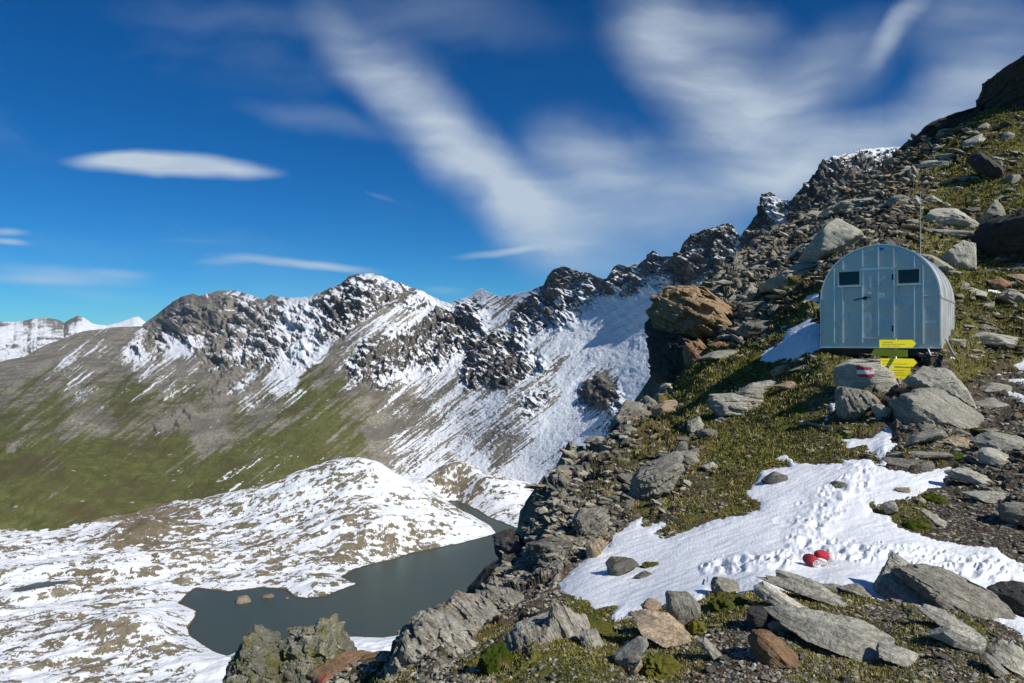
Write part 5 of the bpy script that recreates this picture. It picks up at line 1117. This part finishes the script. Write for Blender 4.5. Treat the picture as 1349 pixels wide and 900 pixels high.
def hut():
    PH = rad(38.0); X0, Y0, Z0 = .4539 * 15, 15.0, -.105
    tv = Vector((math.cos(PH), -math.sin(PH), 0)); bv = Vector((math.sin(PH), math.cos(PH), 0)); W, D, ZW = 2.19, 2.55, 1.02; RA = W / 2
    root = bpy.data.objects.new('bivouac_hut', None); COL.objects.link(root)
    root.matrix_world = Matrix(((tv.x, bv.x, 0, X0), (tv.y, bv.y, 0, Y0), (0, 0, 1, Z0), (0, 0, 0, 1)))
    tag(root, 'small silver sheet metal bivouac hut with an arched roof standing on the rocky slope', 'hut', kind='thing')
    def loc(px, py):                                               # where a photo point lies on the front wall: (x, z) in metres
        dx, dz = (px - CX) / F, (CY - py) / F
        x = (dx * Y0 - X0) / (tv.x - dx * tv.y); Y = Y0 + x * tv.y
        return x, dz * Y - Z0
    NA = 40
    arch = [(W, 0.0)] + [(RA + RA * math.cos(a), ZW + RA * math.sin(a)) for a in np.linspace(0, math.pi, NA)] + [(0.0, 0.0)]
    def part(name, mb, mat, parent=root, bevel=0, smooth=False):
        return obj(name, mb.mesh(name, smooth, bevel), M[mat], parent)
    part('front_wall', MB().prism(arch, 0, .03), 'alu')
    part('back_wall', MB().prism(arch, D - .03, D), 'alu_side')
    # roof shell and side walls: a thin skin round the arch, overlapping the front by a narrow rim
    def shell(a0, a1, y0, y1, r0, r1, side=None):
        m = MB(); A = np.linspace(a0, a1, 36); vs = []; fs = []
        for a in A:
            for y in (y0, y1):
                for r in (r0, r1): vs.append((RA + r * math.cos(a), y, ZW + r * math.sin(a)))
        for i in range(len(A) - 1):
            b = i * 4; c = b + 4
            fs += [(b, c, c + 2, b + 2), (b + 1, b + 3, c + 3, c + 1), (b, b + 1, c + 1, c), (b + 2, c + 2, c + 3, b + 3)]
        fs += [(0, 2, 3, 1), tuple(len(vs) - 4 + k for k in (0, 1, 3, 2))]
        return m.add(vs, fs)
    roof = part('roof', shell(0, math.pi, -.022, D + .02, RA + .002, RA + .03), 'alu_side', smooth=False)
    for y in (.64, 1.27, 1.9):
        part('roof_seam', shell(0, math.pi, y - .012, y + .012, RA + .031, RA + .05), 'alu_rib', roof)
    part('roof_rim', shell(0, math.pi, -.034, -.023, RA + .004, RA + .032), 'alu_rib', roof)
    for x0, x1 in ((W + .002, W + .024), (-.024, -.002)):
        sw = part('side_wall', MB().box(x0, x1, -.018, D + .015, .0, ZW - .012), 'alu_side')
        xo = x1 if x0 > 0 else x0
        for y in (.0, .42, .84, 1.27, 1.7, 2.12, 2.5):
            part('wall_seam', MB().box(xo - .001, xo + .014, y, y + .024, .03, ZW - .03) if x0 > 0 else MB().box(xo - .014, xo + .001, y, y + .024, .03, ZW - .03), 'alu_rib', sw)
        part('cover_strip', MB().box(xo, xo + .02, -.016, D, ZW - .035, ZW + .01) if x0 > 0 else MB().box(xo - .02, xo, -.016, D, ZW - .035, ZW + .01), 'alu_rib', sw)
    # ribs on the front: (photo x, top y, bottom y)
    for px, yt, yb in ((1099.5, 347, 452), (1110.5, 341, 355.5), (1110.5, 378, 452), (1136.5, 329, 352), (1136.5, 378, 452), (1157.3, 324, 352), (1177.6, 325, 352), (1204.8, 337, 353), (1204.8, 376, 453), (1216.3, 349, 453), (1178.2, 357, 447)):
        x, zt = loc(px, yt); _, zb = loc(px, yb)
        zt = min(zt, ZW + math.sqrt(max(0, RA * RA - (x - RA) ** 2)) - .03)
        part('rib', MB().box(x - .013, x + .013, -.034, .001, max(zb, .02), zt), 'alu_rib', bevel=.004)
    # strip over the door, sill beam
    x0, z0 = loc(1134, 355); x1, z1 = loc(1180, 352.5); zl = (z0 + z1) / 2
    part('head_strip', MB().box(x0, x1, -.028, .001, zl - .012, zl + .016), 'alu_rib', bevel=.004)
    part('floor_beam', MB().box(-.03, W + .03, -.03, D + .03, -.035, -.002), 'alu_rib')
    for y in (.12, 1.2, 2.3): part('foundation_beam', MB().box(-.02, W + .02, y, y + .14, -.2, -.037), 'dark_wood')
    for x in (.1, .75, 1.4, 2.03):
        for y in (.1, 2.3): part('support_post', MB().box(x - .055, x + .055, y, y + .11, -.75, -.201), 'dark_wood')
    # door
    dx0, dz1 = loc(1137.5, 356.5); dx1, dz0 = loc(1177, 445)
    R_ = .06; poly = [(dx1, dz1), (dx0, dz1)] + [(dx0 + R_ - R_ * math.cos(a), dz0 + R_ - R_ * math.sin(a)) for a in np.linspace(0, math.pi / 2, 6)] + [(dx1 - R_ + R_ * math.sin(a), dz0 + R_ - R_ * math.cos(a)) for a in np.linspace(0, math.pi / 2, 6)]
    door = part('door', MB().prism(poly, -.02, -.001), 'alu', bevel=.004)
    inner = [(x0_ + (.0 if False else 0), z_) for x0_, z_ in poly]
    def ring(pts, off, y0, y1):
        cx = sum(p[0] for p in pts) / len(pts); cz = sum(p[1] for p in pts) / len(pts); n = len(pts)
        q = [(p[0] + math.copysign(off, p[0] - cx), p[1] + math.copysign(off, p[1] - cz)) for p in pts]
        vs = [(x, y, z) for y in (y0, y1) for P_ in (pts, q) for x, z in P_]; fs = []
        for i in range(n):
            j = (i + 1) % n
            fs += [(i, j, n + j, n + i), (2 * n + i, 3 * n + i, 3 * n + j, 2 * n + j), (n + i, n + j, 3 * n + j, 3 * n + i), (i, 2 * n + i, 2 * n + j, j)]
        return MB().add(vs, fs)
    part('door_edge', ring(poly, .014, -.027, -.002), 'alu_rib', door)
    sx, _ = loc(1157.3, 400); part('door_seam', MB().box(sx - .007, sx + .007, -.026, -.019, dz0 + .05, dz1 - .03), 'alu_rib', door)
    hx, hz = loc(1139, 393)
    hb = MB().box(hx - .035, hx + .05, -.03, -.02, hz - .03, hz + .03).tube([(hx - .01, -.02, hz), (hx - .01, -.07, hz), (hx - .12, -.075, hz - .015), (hx - .2, -.07, hz - .045)], .011).tube([(hx + .02, -.03, hz + .02), (hx + .02, -.06, hz + .03), (hx + .13, -.06, hz + .005)], .009)
    part('door_handle', hb, 'black', door)
    for py in (365, 433):
        x, z = loc(1176, py); part('hinge', MB().box(x - .012, x + .022, -.042, -.02, z - .06, z + .06), 'black', door, .003)
    x, z = loc(1145.5, 386.5); part('notice_plate', MB().box(x - .045, x + .045, -.024, -.0195, z - .015, z + .015), 'white', door)
    x, z = loc(1162, 389); nt = part('notice_plate', MB().box(x - .055, x + .055, -.024, -.0195, z - .05, z + .05), 'alu_rib', door)
    part('printed_lines', MB().box(x - .035, x + .03, -.0256, -.0238, z + .012, z + .022).box(x - .035, x + .02, -.0256, -.0238, z - .006, z + .003).box(x - .03, x + .033, -.0256, -.0238, z - .026, z - .018), 'frame', nt)
    # windows
    for a, b, c, d in ((1105.5, 359, 1132.5, 375), (1183.5, 356, 1211, 372.5)):
        wx0, wz1 = loc(a, b); wx1, wz0 = loc(c, d)
        rect = [(wx1, wz1), (wx0, wz1), (wx0, wz0), (wx1, wz0)]
        w = part('window', MB().box(wx0, wx1, -.012, -.001, wz0, wz1), 'glass')
        part('window_frame', ring(rect, .035, -.034, -.001), 'frame', w, .004)
        part('sill', MB().box(wx0 - .045, wx1 + .045, -.05, -.034, wz0 - .045, wz0 - .03), 'alu_rib', w)
    x, z = loc(1161.5, 328); part('blue_sticker', MB().box(x - .04, x + .035, -.006, -.0005, z - .022, z + .022), 'blue')
    x, z = loc(1148, 329); part('plate', MB().box(x - .05, x + .03, -.006, -.0005, z - .01, z + .012), 'white')
    x, z = loc(1227, 424); pl = part('plate', MB().box(x - .1, x + .09, -.006, -.0005, z - .022, z + .022), 'white')
    part('printed_lines', MB().box(x - .05, x - .01, -.0075, -.0058, z - .012, z + .014).box(x + .01, x + .05, -.0075, -.0058, z - .004, z + .006), 'frame', pl)
    x, z = loc(1217, 390); part('small_hook', MB().tube([(x, 0, z), (x, -.03, z), (x + .08, -.03, z + .01)], .006), 'alu_rib')
    # lightning rod behind the roof
    ax, ay = 1.80, .55; az = ZW + math.sqrt(max(0, RA * RA - (ax - RA) ** 2))
    part('lightning_rod', MB().tube([(ax, ay, az - .1), (ax, ay, az + .02), (ax - .0, ay, az + 1.40)], [.008, .008, .005], 8), 'frame')
    return root
hut()

# ------------------------------------------------------------------ signpost
M['yellow'] = simple('yellow_sign_paint', (.86, .74, .012), .45, var=.04, scale=14)
M['shaded_yellow'] = simple('shaded_yellow', (.62, .56, .02), .5, var=.06)  # sign yellow darkened to paint shade onto the turned board
M['ink'] = simple('black_ink', (.05, .05, .03), .6)
M['post'] = simple('galvanised_post', (.36, .38, .39), .45, .7)
def signpost():
    Y = 12.0; cx = (1180 - CX) / F * Y; zb = (CY - 517) / F * Y
    root = bpy.data.objects.new('signpost', None); COL.objects.link(root); root.location = (cx, Y, zb); u = Y / F
    tag(root, 'trail signpost with four yellow direction boards in front of the hut', 'signpost', kind='thing')
    zz = lambda py: (CY - py) * u - zb
    obj('post', MB().tube([(0, 0, -.35), (0, 0, zz(446))], .019, 12).mesh('post', True), M['post'], root)
    obj('post_brace', MB().tube([(.07, -.03, zz(516)), (.0, -.005, zz(503))], .014, 8).mesh('post_brace', True), M['wood'], root)
    obj('mounting_plate', MB().box(-.14, .03, .022, .03, zz(508), zz(499)).mesh('mounting_plate'), M['post'], root)
    def board(pts, rot, lines, back=False):
        # outline in photo pixels -> local x, z on a plate hinged on the post
        k = 1 / max(.3, math.cos(rot + rad(29)))
        b = bpy.data.objects.new('sign_board', None)
        P_ = [((x - 1180) * u * k, zz(y)) for x, y in pts]
        me = MB().prism(P_, -.034, -.030).mesh('sign_board'); o = obj('sign_board', me, M['shaded_yellow' if back else 'yellow'], root); o.rotation_euler = (0, 0, rot)  # back flag picks the shade-darkened yellow
        bpy.data.objects.remove(b)
        m = MB()
        for x0, x1, y, h in lines: m.box((x0 - 1180) * u * k, (x1 - 1180) * u * k, -.0352, -.0342, zz(y) - h * u / 2, zz(y) + h * u / 2)
        if lines: obj('lettering', m.mesh('lettering'), M['ink'], o)
        cl = MB().box(-.035, .035, -.0296, -.018, zz(sum(p[1] for p in pts) / len(pts)) - .02, zz(sum(p[1] for p in pts) / len(pts)) + .02); obj('clamp', cl.mesh('clamp'), M['post'], o)
        return o
    def words(x0, x1, y, h=.9, seed=1):
        r = random.Random(seed); out = []; x = x0
        while x < x1 - 1:
            w = r.uniform(1.2, 3.6); out.append((x, min(x + w, x1), y, h)); x += w + r.uniform(.5, .9)
        return out
    board([(1160.4, 447.8), (1198.3, 447.8), (1202.6, 452.6), (1198.5, 458.2), (1160.4, 458.2)], rad(-12), words(1164, 1176, 451, .8, 1) + words(1164, 1190, 453.6, .55, 2) + words(1164, 1186, 456, .5, 3))
    board([(1156.5, 459.6), (1194.2, 460.8), (1194.2, 470.2), (1157.0, 469.2), (1153.4, 464.4)], rad(-63), [], True)
    board([(1161.6, 472.2), (1199.6, 472.6), (1203.8, 477.6), (1199.2, 483.2), (1161.6, 482.4)], rad(-10), words(1164, 1177, 475.6, .7, 4) + words(1164, 1194, 479.6, .6, 5))
    board([(1171, 484.2), (1196.4, 484.4), (1195.6, 498.8), (1169.2, 498.2), (1168, 491)], rad(-14), words(1172, 1190, 488, .6, 6) + words(1172, 1188, 491, .6, 7) + words(1172, 1191, 494, .6, 8))
signpost()

# ------------------------------------------------------------------ small things
def stake(name, pts, wpx, mat, label, cat, lift=.02):
    q = []
    for x, y in pts:
        Y = fg1(x, y); q.append(pv(x, y, Y) + Vector((0, -lift, lift)))
    u = q[0].y / F; d = (q[-1] - q[0]); L = d.length; c = (q[0] + q[-1]) / 2
    me = MB().box(-L / 2, L / 2, -wpx * u / 2, wpx * u / 2, -wpx * u / 4, wpx * u / 4).mesh(name, False, wpx * u * .08)
    o = obj(name, me, M[mat]); x = d.normalized(); y = Vector((0, .8, .6)); y = (y - x * y.dot(x)).normalized(); z = x.cross(y)
    o.matrix_world = Matrix.Translation(c) @ Matrix((x, y, z)).transposed().to_4x4()
    tag(o, label, cat, kind='thing')
stake('plank', [(1057, 559), (1094, 568)], 3.0, 'wood', 'weathered grey plank lying on the turf left of the banded boulder', 'plank', .05)
stake('plank', [(1236, 464), (1246, 486)], 4.0, 'wood', 'short grey plank leaning in front of the hut right of the yellow boards', 'plank', .25)
stake('plank', [(1213, 470), (1217, 482)], 2.2, 'white', 'thin pale stick standing between the yellow boards and the leaning plank', 'plank', .22)
stake('peg', [(929, 773), (929.5, 766)], 1.4, 'dark_wood', 'thin dark peg stuck in the snow above the olive moss mound', 'peg', .05)

# the red bundle in the snow: two stuffed mitts side by side, one with a pale tip, the other with a round badge
M['red_cloth'] = simple('red_cloth', (.44, .022, .04), .85, var=.3, scale=40, bump=.3)
M['dark_red'] = simple('dark_red_cloth', (.16, .012, .022), .9, var=.4, scale=40, bump=.3)
M['pale_cloth'] = simple('pale_cloth', (.74, .68, .64), .9, var=.08, scale=40, bump=.3)
M['badge'] = simple('grey_badge', (.3, .36, .45), .6, var=.2, scale=60)
def bundle():
    Y = fg1(1072, 749); c = pv(1072, 739, Y) + Vector((0, -.04, .03)); u = Y / F
    root = bpy.data.objects.new('mitten_bundle', None); COL.objects.link(root); root.location = c
    tag(root, 'small red and white cloth bundle lying in the trodden snow', 'bundle', kind='thing')
    def lump(name, mat, off, dim, rot, cut=None, parent=root, lv=4, ns=.14):
        v, f = ICO[lv]; V = v * np.array(dim) / 2
        V = V * (1 + ns * fbm(v[:, 0] * 1.8 + off[0] * 9, v[:, 1] * 1.8, v[:, 2] * 1.8 + rot, 3))[:, None]
        V = V * u; me = raw_mesh(name, V, f, np.full(len(f), 3)); o = obj(name, me, M[mat], parent); o.location = Vector(off) * u; o.rotation_euler = (0, rad(rot), 0); return o
    a = lump('red_mitten', 'red_cloth', (8, 0, 4), (21, 15, 14), 14)
    lump('pale_tip', 'pale_cloth', (9.5, -4.0, .8), (9.5, 10, 11.5), 0, None, a)
    lump('pale_cuff', 'pale_cloth', (-1, -3.5, -4.6), (14, 10, 5.5), 4, None, a)
    b = lump('dark_mitten', 'dark_red', (-8.5, -1, -1), (19, 14, 15), 20)
    lump('red_patch', 'red_cloth', (1.5, -4.5, 1), (10, 6, 13), 10, None, b)
    o = lump('round_badge', 'badge', (4.5, -7.2, -.8), (5.2, 1.6, 6.2), 10, None, b, 3, .02)
    v = MB().tube([(math.cos(t) * 3.1 * u, -.9 * u, math.sin(t) * 3.6 * u) for t in np.linspace(0, 6.283, 17)], .55 * u, 6).mesh('badge_ring', True)
    obj('badge_ring', v, M['pale_cloth'], o)
    lump('pale_strap', 'pale_cloth', (0, -3, -8.5), (10, 7, 3), -6)
bundle()
def plant(cx, cy, w, label, col, seed):
    Y = fg1(cx, cy); u = Y / F; rs = random.Random(seed); m = MB()
    for i in range(150):
        a = rs.uniform(0, 6.28); r = math.sqrt(rs.random()) * w * u / 2; h = rs.uniform(.25, .6) * w * u * (1 - .5 * r / (w * u / 2)); bx, by = r * math.cos(a), r * math.sin(a)
        L = rs.uniform(1.8, 3.4) * u; d = Vector((math.cos(a + rs.uniform(-1, 1)), math.sin(a + rs.uniform(-1, 1)), rs.uniform(.1, .8))).normalized(); s_ = d.cross(Vector((0, 0, 1))).normalized() * L * .28
        p = Vector((bx, by, h * .6)); m.add([p, p + d * L * .5 + s_, p + d * L, p + d * L * .5 - s_], [(0, 1, 2, 3)])
    o = obj('alpine_plant', m.mesh('alpine_plant'), simple('leaf_' + str(seed), col, .7, var=.35, scale=30), None, pv(cx, cy + 4, Y)); tag(o, label, 'plant', kind='thing')
plant(1030, 854, 34, 'small silvery green leafy plant beside the rust red stone', (.10, .16, .075), 4)
plant(746, 822, 16, 'little clump of orange yellow leaves at the left end of the low moss carpet', (.42, .23, .02), 5)

# ------------------------------------------------------------------ the air
def air():
    m = bpy.data.materials.new('thin_haze'); m.use_nodes = True; t = m.node_tree; t.nodes.clear()
    o = t.nodes.new('ShaderNodeOutputMaterial'); v = t.nodes.new('ShaderNodeVolumePrincipled'); t.links.new(v.outputs[0], o.inputs['Volume'])
    v.inputs['Color'].default_value = (.80, .88, 1.0, 1); v.inputs['Density'].default_value = HAZE; v.inputs['Anisotropy'].default_value = .2
    me = MB().box(-6500, 9500, -80, 9300, -1500, 420).mesh('haze'); tag(obj('haze', me, m), 'faint blue haze filling the whole valley', 'haze', kind='stuff')
HAZE = 1.8e-5
air()
